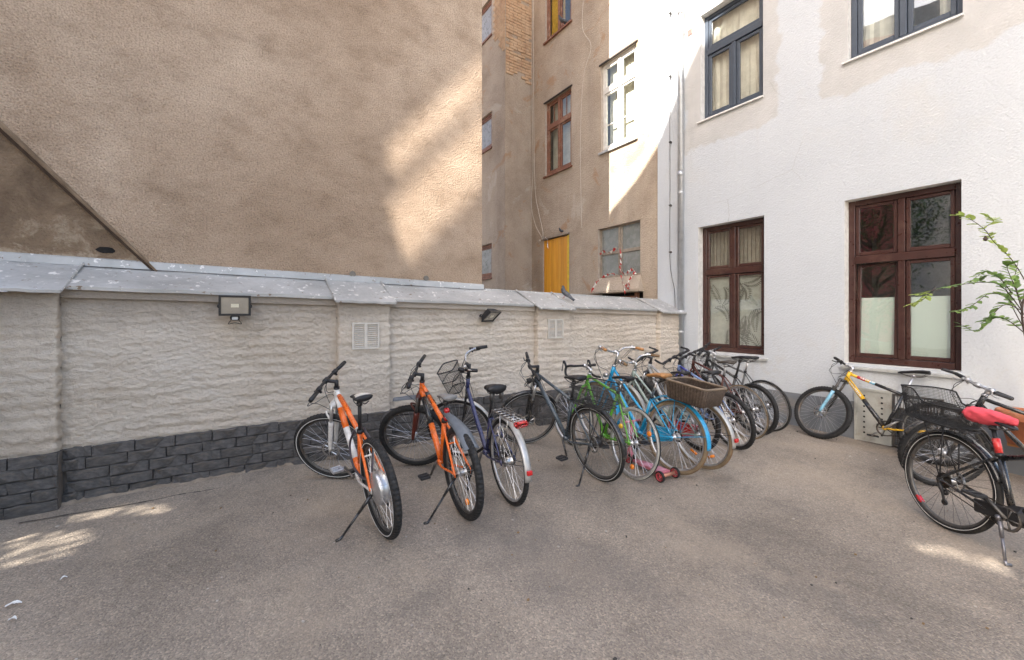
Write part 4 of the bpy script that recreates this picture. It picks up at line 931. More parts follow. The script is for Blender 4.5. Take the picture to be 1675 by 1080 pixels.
    cg = .045 if c.get('derail') else .034
    q = MB(); y_ = -.046; pts = []
    for a in np.linspace(-1.45, 1.45, 9): pts.append(bb + np.array([math.cos(a) * n_t, y_, math.sin(a) * n_t]))
    for a in np.linspace(1.6, 4.6, 8): pts.append(ra + np.array([math.cos(a) * cg, y_, math.sin(a) * cg]))
    q.tube(pts, .0042, 5, closed=True); q.build('chain', CHAIN, root)
    q = MB(); 
    for i in range(6 if c.get('derail') else 1): q.T = T4(None, ra + [0, -.034 - .0045 * i, 0]); q.ring([(.055 - i * .005, -.001), (.055 - i * .005, .001), (.02, .001), (.02, -.001)], 26)
    q.build('sprocket', CHAIN, root)
    if c.get('derail'):
        q = MB(); q.tube(crv([ra + [.005, -.075, -.02], ra + [.03, -.075, -.07], ra + [.045, -.06, -.15]], 4), [.014] * 4 + [.009] * 5, 6)
        for z in (-.075, -.15): q.T = T4(None, ra + [.038, -.055, z]); q.ring([(.022, -.004), (.022, .004), (.006, .004), (.006, -.004)], 12)
        q.build('derailleur', BLACK, root, True)
    if c.get('chaincase'):
        q = MB(); s0 = []
        for (pt, r) in ((bb, n_t + .018), (bb * .5 + ra * .5, .075), (ra + [.03, 0, 0], .055)):
            s0.append([pt + np.array([0, -.055 + dy, sz * r]) for (dy, sz) in ((-.012, -1), (.012, -1), (.012, 1), (-.012, 1))])
        q.loft(s0); q.build('chain_guard', c['chaincase'], root)
    # --- fenders
    def fender(T, a0, a1, mt, wd=.030, rad=None, nm='mudguard', stay=True):
        rad = rad or Rw + .018; q = MB(); q.T = T; V = []; F = []; n = 26
        for i in range(n + 1):
            a = a0 + (a1 - a0) * i / n
            for u in np.linspace(-1, 1, 7): rr = rad - .012 * u * u; V.append((math.cos(a) * rr, u * wd, math.sin(a) * rr))
        for i in range(n):
            for j in range(6): F.append((i * 7 + j, i * 7 + j + 1, (i + 1) * 7 + j + 1, (i + 1) * 7 + j))
        q.add(V, F); o = q.build(nm, mt, root, True); o.modifiers.new('thick', 'SOLIDIFY').thickness = .0018
        if stay:
            q = MB(); q.T = T
            for a in (a0 + .25 * (a1 - a0) if a0 > 2 else a1 - .2,) if False else (a1 - .35,):
                for s in (-1, 1): q.tube([(0, s * .06, 0), (math.cos(a) * (rad - .01), s * wd, math.sin(a) * (rad - .01))], .0028, 4)
            q.build('mudguard_stay', c.get('staym', BLACK), o)
        return o
    for fd in c.get('fenders', []):
        fender(T4(None, ra) if fd[0] == 'rear' else TS @ T4(None, fa), *fd[1:])
    if c.get('flap'):                                       # short clip-on guards
        q = MB(); a = st + sd * .09; V = []; F = []
        P = crv([a + [-.02, 0, .005], a + [-.16, 0, -.01], a + [-.34, 0, -.055], a + [-.50, 0, -.15]], 6); n = len(P)
        for i, p in enumerate(P):
            w = .028 + .03 * min(1, i / n * 1.6)
            for u in (-1, -.5, 0, .5, 1): V.append(p + [0, u * w, -.018 * u * u])
        for i in range(n - 1):
            for j in range(4): F.append((i * 5 + j, i * 5 + j + 1, (i + 1) * 5 + j + 1, (i + 1) * 5 + j))
        q.add(V, F); o = q.build('mudguard', GREYPL, root, True); o.modifiers.new('thick', 'SOLIDIFY').thickness = .004
        q = MB(); q.T = TS; V = []; F = []; P = crv([cr + pp * -.06 - ax * .03, cr + pp * .08 - ax * .035, cr + pp * .26 - ax * .085], 6); n = len(P)
        for i, p in enumerate(P):
            w = .045 - .012 * i / n
            for u in (-1, -.5, 0, .5, 1): V.append(p + [0, u * w, -.012 * u * u])
        for i in range(n - 1):
            for j in range(4): F.append((i * 5 + j, i * 5 + j + 1, (i + 1) * 5 + j + 1, (i + 1) * 5 + j))
        q.add(V, F); o = q.build('mudguard', GREYPL, root, True); o.modifiers.new('thick', 'SOLIDIFY').thickness = .004
    # --- rack
    if c.get('rack'):
        rz = 2 * Rw + c.get('rackh', .055); q = MB(); rm = c.get('rackm', BLACK); x0, x1 = -.22, .15
        q.tube(crv([(x1, -.055, rz), (x0, -.06, rz), (x0 - .02, 0, rz), (x0, .06, rz), (x1, .055, rz)], 6), .005, 6)
        for i in range(6): q.tube([(x0 + .03 + i * .065, -.057, rz), (x0 + .03 + i * .065, .057, rz)], .0038, 5)
        for yy in (-.02, .02): q.tube([(x1, yy, rz), (x0 - .015, yy, rz)], .0038, 5)
        for s in (-1, 1):
            q.tube([(0, s * .07, Rw + .02), (-.02, s * .06, rz)], .0045, 5); q.tube([(0, s * .07, Rw + .02), (-.17, s * .06, rz)], .0045, 5); q.tube([(x1, s * .05, rz), st + sd * -.03 + [0, s * .015, 0]], .004, 5)
        if c.get('spring_clip'): q.tube(crv([(x1 - .02, -.04, rz + .012), (.0, -.045, rz + .03), (x0 + .06, 0, rz + .022), (.0, .045, rz + .03), (x1 - .02, .04, rz + .012)], 6), .0035, 5)
        q.build('rack', rm, root, True)
        if c.get('taillight'):
            q = MB(); q.bbox((x0 - .045, 0, rz - .022), (.05, .115, .05), .014); q.build('tail_light', REDL, root, True)
    if c.get('fendrefl'):
        a = R(174); q = MB(); q.bbox(ra + np.array([math.cos(a) * (Rw + .032), 0, math.sin(a) * (Rw + .032)]), (.022, .045, .036), .005); q.build('reflector', REDL, root)
    if c.get('postlight'):
        q = MB(); q.T = T4(None, sat - sd * .085 + [-.035, 0, 0]) @ T4(rotm((0, 1, 0), R(-90))); q.lathe([(0, .022), (.02, .018), (.024, 0), (.018, -.02), (0, -.02)], 14); q.build('tail_light', REDL, root, True)
        q = MB(); q.T = T4(None, sat - sd * .155 + [-.035, 0, 0]) @ T4(rotm((0, 1, 0), R(-90))); q.lathe([(0, .014), (.022, .012), (.024, 0), (.02, -.012), (0, -.012)], 14); q.build('reflector', REDL, root, True)
    if c.get('headlight'):
        q = MB(); hp = hb + pp * .075 - ax * .0; q.T = TS @ T4(None, hp) @ T4(rotm((0, 1, 0), R(90))); q.lathe([(0, -.03), (.02, -.026), (.03, 0), (.031, .025), (.027, .03), (0, .024)], 16); q.T = TS; q.tube([hp - pp * .02, hb - ax * .02], .006, 6); q.build('headlight', c['headlight'], root, True)
    # --- baskets
    def wire_basket(T, lx, ly, h, taper, step, wr, mt, nm='basket', rimr=.006, top=None, drop=None):
        q = MB(); q.T = T; hz = lambda x, y: h if drop is None else h * drop(x / lx, y / ly)
        def pt(u, v, z): k = 1 - taper * (1 - z / h); return (u * lx * k, v * ly * k, z)
        per = []
        for i in range(0, 60):
            a = i / 60 * 4; s = int(a); t = a - s; u, v = ((-1 + 2 * t, -1), (1, -1 + 2 * t), (1 - 2 * t, 1), (-1, 1 - 2 * t))[s]; rr = max(abs(u), abs(v)); l4 = (abs(u) ** 6 + abs(v) ** 6) ** (1 / 6); per.append((u / l4, v / l4))
        L = 4 * (lx + ly); n = int(L / step)
        pa = np.array(per + [per[0]]); ss = np.linspace(0, 60, n, endpoint=False); pu = np.interp(ss, np.arange(61), pa[:, 0]); pv = np.interp(ss, np.arange(61), pa[:, 1])
        for u, v in zip(pu, pv): q.tube([pt(u, v, 0), pt(u, v, hz(u * lx, v * ly))], wr, 3, cap=False)
        for z in np.arange(0, h, step): 
            if drop is None: q.tube([pt(u, v, z) for u, v in per], wr, 3, closed=True)
            else:
                run_ = []
                for u, v in per + [per[0]]:
                    if z <= hz(u * lx, v * ly): run_.append(pt(u, v, z))
                    else:
                        if len(run_) > 1: q.tube(run_, wr, 3, cap=False)
                        run_ = []
                if len(run_) > 1: q.tube(run_, wr, 3, cap=False)
        k0 = 1 - taper
        for x in np.arange(-lx * k0, lx * k0, step): q.tube([(x, -ly * k0 * .98, 0), (x, ly * k0 * .98, 0)], wr, 3, cap=False)
        for y_ in np.arange(-ly * k0, ly * k0, step): q.tube([(-lx * k0 * .98, y_, 0), (lx * k0 * .98, y_, 0)], wr, 3, cap=False)
        tag(q.build(nm, mt, root), kind='stuff')
        o = MB(); o.T = T; o.tube([pt(u, v, hz(u * lx, v * ly)) for u, v in per], rimr, 8, closed=True); o.tube([pt(u, v, 0) for u, v in per], rimr * .8, 6, closed=True)
        if h > .2: o.tube([pt(u, v, h * .55) for u, v in per], rimr * .6, 6, closed=True)
        o.build('basket_rim', mt, root, True)
    for b in c.get('baskets', []): wire_basket((TS if b[0] else np.eye(4)) @ T4(b[1], b[2]), *b[3:])
    if c.get('wicker'):
        T = T4(c['wicker'][0], c['wicker'][1]); lx, ly, h = c['wicker'][2:5]; q = MB(); q.T = T; n = 52; rows = 26
        per = []
        for i in range(n):
            a = i / n * 4; s = int(a); t = a - s; u, v = ((-1 + 2 * t, -1), (1, -1 + 2 * t), (1 - 2 * t, 1), (-1, 1 - 2 * t))[s]; l4 = (abs(u) ** 14 + abs(v) ** 14) ** (1 / 14); per.append((u / l4, v / l4))
        def pt(i, f, o=0): u, v = per[i % n]; k = .87 + .13 * f + o / lx; return np.array((u * lx * k, v * ly * (.87 + .13 * f + o / ly), f * h))
        for i in range(n): q.tube([pt(i, 0, .003), pt(i, .5, .003), pt(i, 1, .003)], .0072, 5, 1)
        for j in range(rows):
            f = (j + .5) / rows; q.tube([pt(i, f, .0052 * (1 if (i + j) % 2 else -1)) for i in range(n)], .0062, 5, closed=True)
        for yy in np.linspace(-.8, .8, 22): q.tube([(-lx * .8, yy * ly, 0), (lx * .8, yy * ly, 0)], .007, 5)
        tag(q.build('wicker_basket', [M('dark_wicker', (.058, .040, .029), .6, var=.55, vs=40, dirt=(.12, .09, .062)), M('stake_wicker', (.135, .10, .075), .6, var=.4, vs=30)], root, True), kind='stuff')
        q = MB(); q.T = T; q.tube([pt(i, 1.02) for i in range(n)], .0115, 8, closed=True); q.build('basket_rim', M('pale_wicker', (.20, .15, .105), .6, var=.4), root, True)
        q = MB(); q.T = T; q.bbox((0, 0, -.012), (lx * 1.5, ly * 1.5, .006), .002); q.build('basket_base', M('dark_board2', (.04, .03, .025), .8), root)
    # --- kickstand
    if c.get('kick'):
        kx, ky, kfx = c['kick']; q = MB(); a = np.array([kx, math.copysign(.055, ky), Rw - .05 if kx < .2 else .26]); gzl = math.tan(lean) * ky + .006; e = np.array([kfx, ky, gzl])
        if gzl < -.05: e[2] = 0
        m1 = a * .6 + e * .4; q.tube([a + [0, -.02, .03], a], .013, 8); q.tube([a, m1], [.0125, .0105], 8); q.tube([m1, e * .9 + a * .1], .0085, 8); q.tube([e * .9 + a * .1, e + [.0, 0, .004], e + [.0, .03, .003]], [.0085, .0095, .011], 8)
        q.build('kickstand', c.get('kickm', BPAINT), root, True)
    if c.get('motor'):
        q = MB(); q.T = T4(None, ra) @ T4(rotm((1, 0, 0), R(-90))); r0 = c['motor']; q.lathe([(0, -.052), (.03, -.052), (.05, -.046), (r0 - .012, -.038), (r0, -.028), (r0, .028), (r0 - .012, .038), (.05, .046), (.03, .052), (0, .052)], 36); q.build('hub_motor', ALU, root, True)
    if c.get('lock'):
        q = MB(); a = st + sd * .01; q.tube(crv([a + [.03, .03, .0], a + [.09, .06, -.12], a + [.02, .07, -.26], a + [-.14, .05, -.31], a + [-.23, .02, -.24], a + [-.16, -.03, -.09], a + [.0, -.03, .01]], 8), .0085, 8, closed=False); q.build('cable_lock', M('lock_cable', (.06, .05, .06), .4), root, True)
    for e in c.get('extra', []): e(root, dict(bb=bb, st=st, sat=sat, ra=ra, fa=fa, ht=ht, hb=hb, TS=TS, ax=ax, pp=pp, sd=sd, Rw=Rw, bcz=bcz))
    return root
FCHROME = M('dull_mudguard', (.50, .49, .47), .42, metal=.6, var=.2, vs=9)
def dec_mtb(hh, st, hl, bb): return [(hl, bb, .12, .42, .021, 0), (hl, bb, .5, .72, .021, 1), (hh, st, .2, .55, .017, 0)]
def b1x(root, k):                                          # battery style dark block between seat tube and motor
    q = MB(); q.bbox(k['bb'] + np.array([-.10, .0, .02]), (.02, .09, .03), .004); q.build('chainstay_bridge', BLACK, root)
bicycle('mountain_bike', 'white and orange mountain bike with a big silver rear hub motor, leftmost in the row', -.891, 2.953, 2.221, .118, .89,
        dict(R=.345, wb=1.09, paint=BWHITE, paint2=ORANGE, tr=.019, dr=.025, ttc=[(0, .12, 0), (.12, .9, 2), (.9, 1, 0)], dtc=[(0, .16, 0), (.16, .42, 2), (.42, .8, 0), (.8, 1, 2)], ssm=2, stc=[(0, .3, 2), (.3, 1, 2)], fatstay=True,
             stem=(.09, .05), bw=.32, fork='sus', forkm=BWHITE, knob=True, tyw=.031, motor=.115, rhub=.10, disc=1, lock=True, sadm=BLACK, sad2=M('worn_white_saddle', (.66, .60, .52), .6, dirt=(.55, .25, .05)), stripe=True, kick=(.03, .27, .10), derail=True, crank=-2.95, decal=dec_mtb, decm=[ORANGE, BPAINT], pedm=ALU, stl=.40))
bicycle('mountain_bike', 'bright orange mountain bike with grey clip-on mudguards and black kickstand', -.364, 3.227, 2.102, .071, 1.02,
        dict(R=.345, wb=1.08, paint=ORANGE, paint2=BPAINT, tr=.02, dr=.026, ttc=[(0, .25, 0), (.25, .34, 2), (.34, 1, 0)], dtc=[(0, .12, 0), (.12, .5, 2), (.5, 1, 0)], fatstay=True, stem=(.07, .06), bar='riser', bw=.31, barm=BLACK, fork='sus', forkm=M('fork_red_black', (.10, .02, .012), .35), stanch=DSTEEL,
             knob=True, tyw=.031, flap=True, postlight=True, kick=(.03, .28, .03), sadm=M('grey_saddle', (.22, .21, .20), .6), refl={'front': [(3.55, ORL, 'dot'), (2.7, WHL, 'bar')], 'rear': [(-1.9, ORL, 'dot')]}, derail=True, crank=2.2, decal=dec_mtb, decm=[BPAINT, BPAINT], stl=.40, sl=.59, sadw=.07))
bicycle('city_bike', 'navy city bike with front wire basket, chrome mudguards and red tail light', -.022, 3.467, 2.035, .058, 1.0,
        dict(R=.345, wb=1.08, paint=NAVY, frame='step', twin=False, tr=.016, dr=.021, hr=.02, hl=.16, stem=(.03, .12), stemm=BLACK, bar='city', bw=.27, sweep=.17, rise=.06, barm=CHROME, fork='rigid', forkm=BPAINT, tyw=.021, knob=True, rimm=ALU, spokem=ALU,
             fenders=[('rear', R(15), R(186), FCHROME, .030), ('front', R(20), R(170), FCHROME, .028)], staym=BLACK, rack=True, rackm=CHROME, spring_clip=True, taillight=True, fendrefl=True, rhub=.036, hubm=CHROME, springs=True, sadw=.105, sadh=.07, sadl=.26, sl=.62, stl=.38,
             baskets=[(True, rotm((0, 1, 0), R(6)), (.985, 0, .80), .085, .125, .25, .16, .016, .0011, BLACK)], chaincase=BPAINT, crank=2.0, bell=True))
bicycle('touring_bike', 'slate grey trekking bike with black rear basket, standing on a thin kickstand', .815, 3.962, 2.129, .129, 1.2,
        dict(R=.355, wb=1.1, paint=SLATE, tr=.017, dr=.023, stem=(.09, .05), bw=.30, fork='sus', forkm=BPAINT, stanch=ALU, tyw=.022, stripe=True, fenders=[('rear', R(5), R(185), BPAINT, .028), ('front', R(60), R(170), BPAINT, .026)], rack=True, rackh=.03, rhub=.04, hubm=BLACK,
             spokem=DSTEEL, kick=(.04, .26, -.02), disc=2, headlight=BLACK, stl=.46, sl=.66, crank=1.2, crm=BPAINT,
             baskets=[(False, np.eye(3), (-.05, 0, .755), .20, .15, .17, .08, .017, .0012, M('wire_black', (.03, .03, .03), .5))]))
bicycle('road_bike', 'green road bike with drop bars and thin grey tyres', 1.127, 4.012, 2.03, -.10, .17,
        dict(R=.335, wb=1.02, paint=GREEN, tr=.0145, dr=.0155, hr=.018, fl=.60, hl=.13, stem=(.10, .04), stemm=CHROME, bar='drop', fork='rigid', tyw=.0135, tyrem=RUB, wallm=GREYR, rimm=ALU, spokem=ALU, sadw=.07, sadm=BLACK, stl=.50, sl=.63, derail=True, railm=CHROME, postm=CHROME,
             refl={'rear': [(2.5, ORL, 'dot'), (.5, M('yellow_lens', (.85, .5, .02), .2, coat=1), 'dot'), (-1.6, ORL, 'dot')]}, crank=.4))
bicycle('city_bike', 'sky blue city bike with tan saddle and dark wicker basket on its rack', 1.597, 4.157, 2.118, -.028, -.02,
        dict(R=.355, wb=1.12, paint=SKYB, frame='step', twin=True, tr=.016, dr=.019, fl=.65, hl=.17, stem=(.04, .15), stemm=CHROME, sr=.012, bar='city', bw=.29, sweep=.14, rise=.05, barm=CHROME, gripm=TAN, levm=CHROME, fork='rigid', tyw=.022, tyrem=BROWNR, wallm=GUMR, rimm=ALU,
             fenders=[('rear', R(28), R(184), SKYB, .032), ('front', R(20), R(190), SKYB, .032)], staym=SKYB, rack=True, rackm=SKYB, rackh=.03, sadm=TAN, sadw=.09, sadh=.055, postm=CHROME, sl=.64, stl=.42, wicker=(rotm((0, 1, 0), R(-5)), (-.18, 0, .748), .215, .16, .165), chaincase=SKYB, rhub=.03, crank=.3,
             headlight=CHROME))
bicycle('city_bike', 'sage green city bike with brown tyres and chrome mudguard, behind the wicker basket', 1.936, 4.311, 2.10, .10, .05,
        dict(R=.355, wb=1.08, paint=MINT, frame='step', twin=True, tr=.015, dr=.017, fl=.60, hl=.15, stem=(.04, .07), stemm=CHROME, sr=.012, bar='city', bw=.28, sweep=.14, rise=.05, barm=CHROME, gripm=BROWNR, levm=CHROME, fork='rigid', tyw=.021, tyrem=BROWNR, wallm=GUMR, rimm=ALU,
             fenders=[('rear', R(25), R(186), FCHROME, .029), ('front', R(20), R(180), FCHROME, .029)], fendrefl=True, sadm=M('brown_saddle', (.10, .07, .05), .6), sadw=.085, sl=.55, stl=.40, chaincase=REDP, refl={'rear': [(-1.2, ORL, 'flat'), (-2.1, ORL, 'flat')]}, rack=True, rackm=CHROME))
bicycle('mountain_bike', 'silver mountain bike with black bar ends among the crowded bikes', 2.13, 4.86, 1.93, .03, .45,
        dict(R=.335, wb=1.05, paint=SILV, tr=.017, dr=.021, stem=(.09, .06), stemm=BLACK, bw=.29, barend=True, fork='sus', forkm=BPAINT, tyw=.026, knob=True, rimm=DSTEEL, derail=True, sl=.56, stl=.42, refl={'front': [(1.2, ORL, 'flat')]}))
bicycle('mountain_bike', 'pale blue mountain bike with cobalt head tube and black saddle', 2.60, 4.93, 1.86, .16, .3,
        dict(R=.335, wb=1.05, paint=PERI, paint2=COBALT, ttc=[(0, .3, 2), (.3, 1, 0)], dtc=[(0, .3, 2), (.3, 1, 0)], tr=.0155, dr=.018, stem=(.09, .06), bw=.29, fork='rigid', forkm=COBALT, tyw=.026, knob=True, rimm=ALU, derail=True, sl=.58, stl=.46, sadw=.085, postm=ALU, barend=True))
bicycle('touring_bike', 'dark touring bike with gum wall tyres and silver seat post', 2.96, 5.32, 1.90, .128, .3,
        dict(R=.345, wb=1.05, paint=M('maroon_paint', (.09, .025, .02), .3, coat=.5), tr=.0145, dr=.016, stem=(.08, .05), bw=.29, fork='rigid', tyw=.015, tyrem=BPAINT, wallm=GUMR, rimm=ALU, derail=True, sl=.66, stl=.50, postm=ALU, sadm=M('old_saddle', (.07, .06, .05), .6)))
bicycle('mountain_bike', 'black mountain bike with knobbly tyres beside the house window', 3.158, 5.482, 1.90, .03, .60,
        dict(R=.335, wb=1.05, paint=BPAINT, tr=.018, dr=.022, stem=(.09, .07), bw=.31, bar='riser', fork='sus', tyw=.027, knob=True, derail=True, sl=.70, stl=.45, barm=BLACK, fl=.64))
bicycle('road_bike', 'slim dark bike with thin tyres, last of the row by the white house', 3.437, 5.683, 1.964, .103, .3,
        dict(R=.345, wb=1.05, paint=M('graphite_paint', (.10, .105, .11), .3, coat=.5), tr=.0145, dr=.016, stem=(.08, .05), stemm=ALU, bw=.28, barm=ALU, fork='rigid', tyw=.0165, tyrem=RUB, rimm=ALU, derail=True, sl=.68, stl=.50, postm=ALU))
def dec_y(hh, st, hl, bb): return [(hl, bb, .1, .42, .022, 0), (hh, st, .24, .50, .0185, 0)]
bicycle('mountain_bike', 'yellow and black mountain bike leaning on the white house below the window', 4.535, 4.52, 2.212, -.26, -.22,
        dict(R=.34, wb=1.06, paint=YEL, paint2=BPAINT, fm=[REDP, LBLUE], tr=.0185, dr=.024, ttc=[(0, .16, 0), (.16, .32, 3), (.32, .40, 0), (.40, .5, 4), (.5, 1, 2)], dtc=[(0, .45, 0), (.45, 1, 2)], stc=[(0, 1, 2)], csm=0, ssm=2, stem=(.09, .05), stemm=ALU, bw=.31, fork='sus', forkm=BPAINT, stanch=DSTEEL, legm=LBLUE,
             tyw=.032, knob=True, disc=1, derail=True, sl=.69, stl=.45, postm=ALU, decal=dec_y, decm=[BWHITE], crm=ALU, crank=-.7, sadw=.07))
bicycle('touring_bike', 'bike with bar ends and black mudguard, partly behind the black electric bike', 4.843, 3.269, 2.489, .06, .40,
        dict(R=.345, wb=1.08, paint=BPAINT, tr=.016, dr=.019, stem=(.09, .06), stemm=ALU, barm=ALU, bw=.31, barend=True, levm=ALU, fork='sus', forkm=BPAINT, tyw=.026, knob=True, fenders=[('front', R(30), R(175), BPAINT, .03)], sl=.60))
def b15x(root, k):
    # wrinkled red rain cover over the saddle
    sat = k['sat']; secs = []; r2 = random.Random(11)
    for i, u in enumerate(np.linspace(0, 1, 15)):
        w = .018 + .092 * u ** .9; w *= (.35 if i == 0 else 1) * (1 if u < .9 else 1 - (u - .9) * 4.0); zt = .058 - .006 * u + .012 * math.sin(u * 3.0); hh = .034 + .052 * u
        w *= .88; hh *= .9; secs.append([sat + np.array([.145 - .29 * u, math.cos(a) * w * (1 + .10 * math.sin(a * 5 + i * 1.3)), zt + math.sin(a) * hh * (.55 if math.sin(a) > 0 else .75 + .55 * math.sin(math.pi * u)) + .004 * math.sin(a * 7 + i * 2.1)]) for a in np.linspace(0, 2 * math.pi, 26, endpoint=False)])
    q = MB(); q.loft(secs); q.build('saddle_cover', M('red_rain_cover', (.72, .085, .115), .6, var=.2, vs=12, bump=.5, bs=25), root, True)
    q = MB(); p = k['sat'] - k['sd'] * .09; q.tube([p, p - k['sd'] * .10], .021, 10); q.build('seat_clamp', REDP, root, True)
    q = MB(); a = k['bb']; q.bbox(a + [.02, 0, .03], (.16, .10, .13), .04, 0, rotm((0, 1, 0), R(-15))); q.bbox(a + [-.10, -.045, .015], (.22, .016, .09), .008, 0, rotm((0, 1, 0), R(-8))); q.build('motor_housing', BLACK, root)
    q = MB(); d = (k['hb'] - a); d /= np.linalg.norm(d); up = np.array([-d[2], 0, d[0]]); q.bbox(a + d * .34 + up * .02, (.38, .085, .085), .02, 0, np.stack([d, [0, 1, 0], up], 1)); q.build('battery', BLACK, root)
    q = MB(); T = T4(None, k['ra'] + np.array([0, 0, 0])); q.T = T; rr = k['Rw'] - .048; q.box((math.cos(-2.3) * rr, 0, math.sin(-2.3) * rr), (.06, .03, .02), 0, rotm((0, 1, 0), 2.3 + R(90))); q.build('reflector', REDL, root)
bicycle('electric_bike', 'black electric bike with red saddle cover and black mesh basket, cut by the right edge', 3.27, 3.19, -1.60, .072, .2,
        dict(R=.36, wb=1.14, paint=BPAINT, tr=.019, dr=.03, stem=(.06, .12), bw=.31, bar='city', fork='sus', tyw=.024, stripe=True, spokem=DSTEEL, fenders=[('rear', R(20), R(185), BPAINT, .032), ('front', R(30), R(190), BPAINT, .032)], rack=True, rackh=.045, disc=2, derail=True, fatstay=True, sl=.60, stl=.40, crank=2.5, ring=.075,
             kick=(.40, -.07, .47), kickm=M('dull_alloy', (.2, .2, .22), .4, metal=.7), extra=[b15x], refl={},
             baskets=[(False, rotm((0, 1, 0), R(1)), (-.10, 0, .785), .23, .165, .23, .20, .0115, .0015, M('mesh_black', (.016, .016, .017), .5), 'basket', .006, None, lambda u, v: 1.0 if u < -.35 else max(.62, 1 - (u + .35) * 1.2))]))

# ------------------------------------------------------------------ smaller things
def at(u, v, Y): return Vector(((u - 837.5) / 690 * Y, Y, 1.62 + (514 - v) * Y / 690))
# child's pink scooter
def build_scooter():
    PINK = M('pink_metal', (.52, .16, .21), .35, coat=.4, var=.2, dirt=(.35, .12, .13)); RED = M('scooter_rim', (.40, .055, .065), .4)
    a = Vector((1.47, 3.985, 0)); b = Vector((1.22, 4.42, 0)); d = (b - a).normalized(); L = (b - a).length; n = Vector((-d.y, d.x, 0))
    root = thing('child_scooter', 'small pink child scooter with two rear wheels under the bicycles', 'scooter', frame((a.x, a.y, gz(a.x, a.y)), d, n))
    m = MB(); V = []; F = []
    prof = [(.02, .062), (.05, .066), (.30, .052), (.36, .03), (.42, .024)]
    secs = [[(x, w, .075), (x, -w, .075), (x, -w * .9, .05), (x, w * .9, .05)] for (x, w) in prof]; m.loft(secs); m.build('deck', PINK, root)
    m = MB(); m.box2((.05, -.045, .0752), (.28, .045, .0785)); m.build('grip_pad', M('pink_pad', (.56, .27, .33), .8), root)
    m = MB(); m.tube([(0, -.09, .052), (0, .09, .052)], .016, 10); m.build('rear_axle', M('copper_pink', (.55, .25, .17), .4, metal=.3), root, True)
    for (x, y) in ((0, -.105), (0, .105), (.50, 0)):
        w = MB(); w.T = T4(None, (x, y, .052)); w.ring([(.050, -.010), (.052, 0), (.050, .010), (.040, .012), (.040, -.012)], 28); tyre = w.build('wheel', RUB, root, True)
        w = MB(); w.T = T4(None, (x, y, .052)); w.ring([(.042, -.011), (.042, .011), (.034, .009), (.034, -.009)], 24)
        for i in range(6): w.tube([(0, 0, 0), (math.cos(i * 1.047) * .037, 0, math.sin(i * 1.047) * .037)], .004, 5)
        w.T = w.T @ T4(rotm((1, 0, 0), R(-90))); w.lathe([(0, -.014), (.009, -.014), (.009, .014), (0, .014)], 10); w.build('rim', RED, tyre, True)
    m = MB(); m.tube(crv([(.40, 0, .065), (.46, 0, .12), (.485, 0, .20)], 5), .018, 10); m.tube([(.487, 0, .20), (.50, .03, .06)], .008, 6); m.tube([(.487, 0, .20), (.50, -.03, .06)], .008, 6); m.build('neck', PINK, root, True)
    m = MB(); m.tube([(.487, 0, .19), (.445, 0, .46)], .012, 8); m.tube([(.445, -.11, .46), (.445, .11, .46)], .011, 8); m.build('steering_column', PINK, root, True)
build_scooter()

def in_low(x, y, z): return Matrix.Translation((x, y, z))
# two floodlights on the low wall
def floodlight(t, z, tilt, yaw, label, sensor):
    root = thing('floodlight', label, 'lamp', LW @ Matrix.Translation((t, .03, z)), 'floodlights on the low wall')
    Mx = np.array((Matrix.Translation((0, .11, 0)) @ Matrix.Rotation(yaw, 4, 'Z') @ Matrix.Rotation(tilt, 4, 'X')))
    BK = M('lamp_black', (.02, .021, .023), .4)
    m = MB(); m.T = Mx; secs = []
    for (y, w, h) in ((-.055, .055, .05), (-.04, .08, .06), (.0, .105, .078), (.028, .115, .088)): secs.append([(w, y, h), (-w, y, h), (-w, y, -h), (w, y, -h)])
    m.loft(secs[::-1]); m.build('housing', BK, root)
    m = MB(); m.T = Mx
    for (a, b, c, d) in ((-.122, .122, .074, .092), (-.122, .122, -.092, -.074), (-.122, -.104, -.074, .074), (.104, .122, -.074, .074)): m.box2((a, .026, c), (b, .042, d))
    m.build('front_frame', BK, root)
    m = MB(); m.T = Mx; m.box2((-.103, .029, -.073), (.103, .034, .073)); m.build('lamp_glass', M('lamp_glass', (.24, .22, .18), .15, var=.2, vs=6, coat=1), root)
    m = MB(); m.T = Mx; m.box2((-.03, .0345, -.016), (.03, .037, .016)); m.build('reflector', M('lamp_chip', (.62, .58, .45), .3), root)
    m = MB(); m.tube(crv([(-.125, .105, .0), (-.12, .06, -.02), (-.05, .0, -.03), (.05, .0, -.03), (.12, .06, -.02), (.125, .105, 0)], 5), .008, 6); m.box((0, -.005, -.03), (.09, .02, .05)); m.build('bracket', BK, root)
    if sensor:
        m = MB(); m.bbox((0, .10, -.115), (.075, .05, .045), .01); m.build('motion_sensor', BK, root); m = MB(); m.box2((-.022, .124, -.13), (.022, .1275, -.105)); m.build('sensor_lens', M('sensor_white', (.55, .55, .52), .4), root)
        m = MB(); m.tube(crv([(-.03, .09, -.135), (-.05, .06, -.17), (.0, .05, -.16), (.05, .06, -.17), (.03, .09, -.135)], 5), .003, 5); m.build('cable', BK, root)
floodlight(6.66, 1.70, R(-6), 0, 'square black floodlight with motion sensor on the left wall panel', True)
floodlight(3.985, 1.615, R(-48), R(25), 'small black floodlight tilted downwards between the wall vents', False)
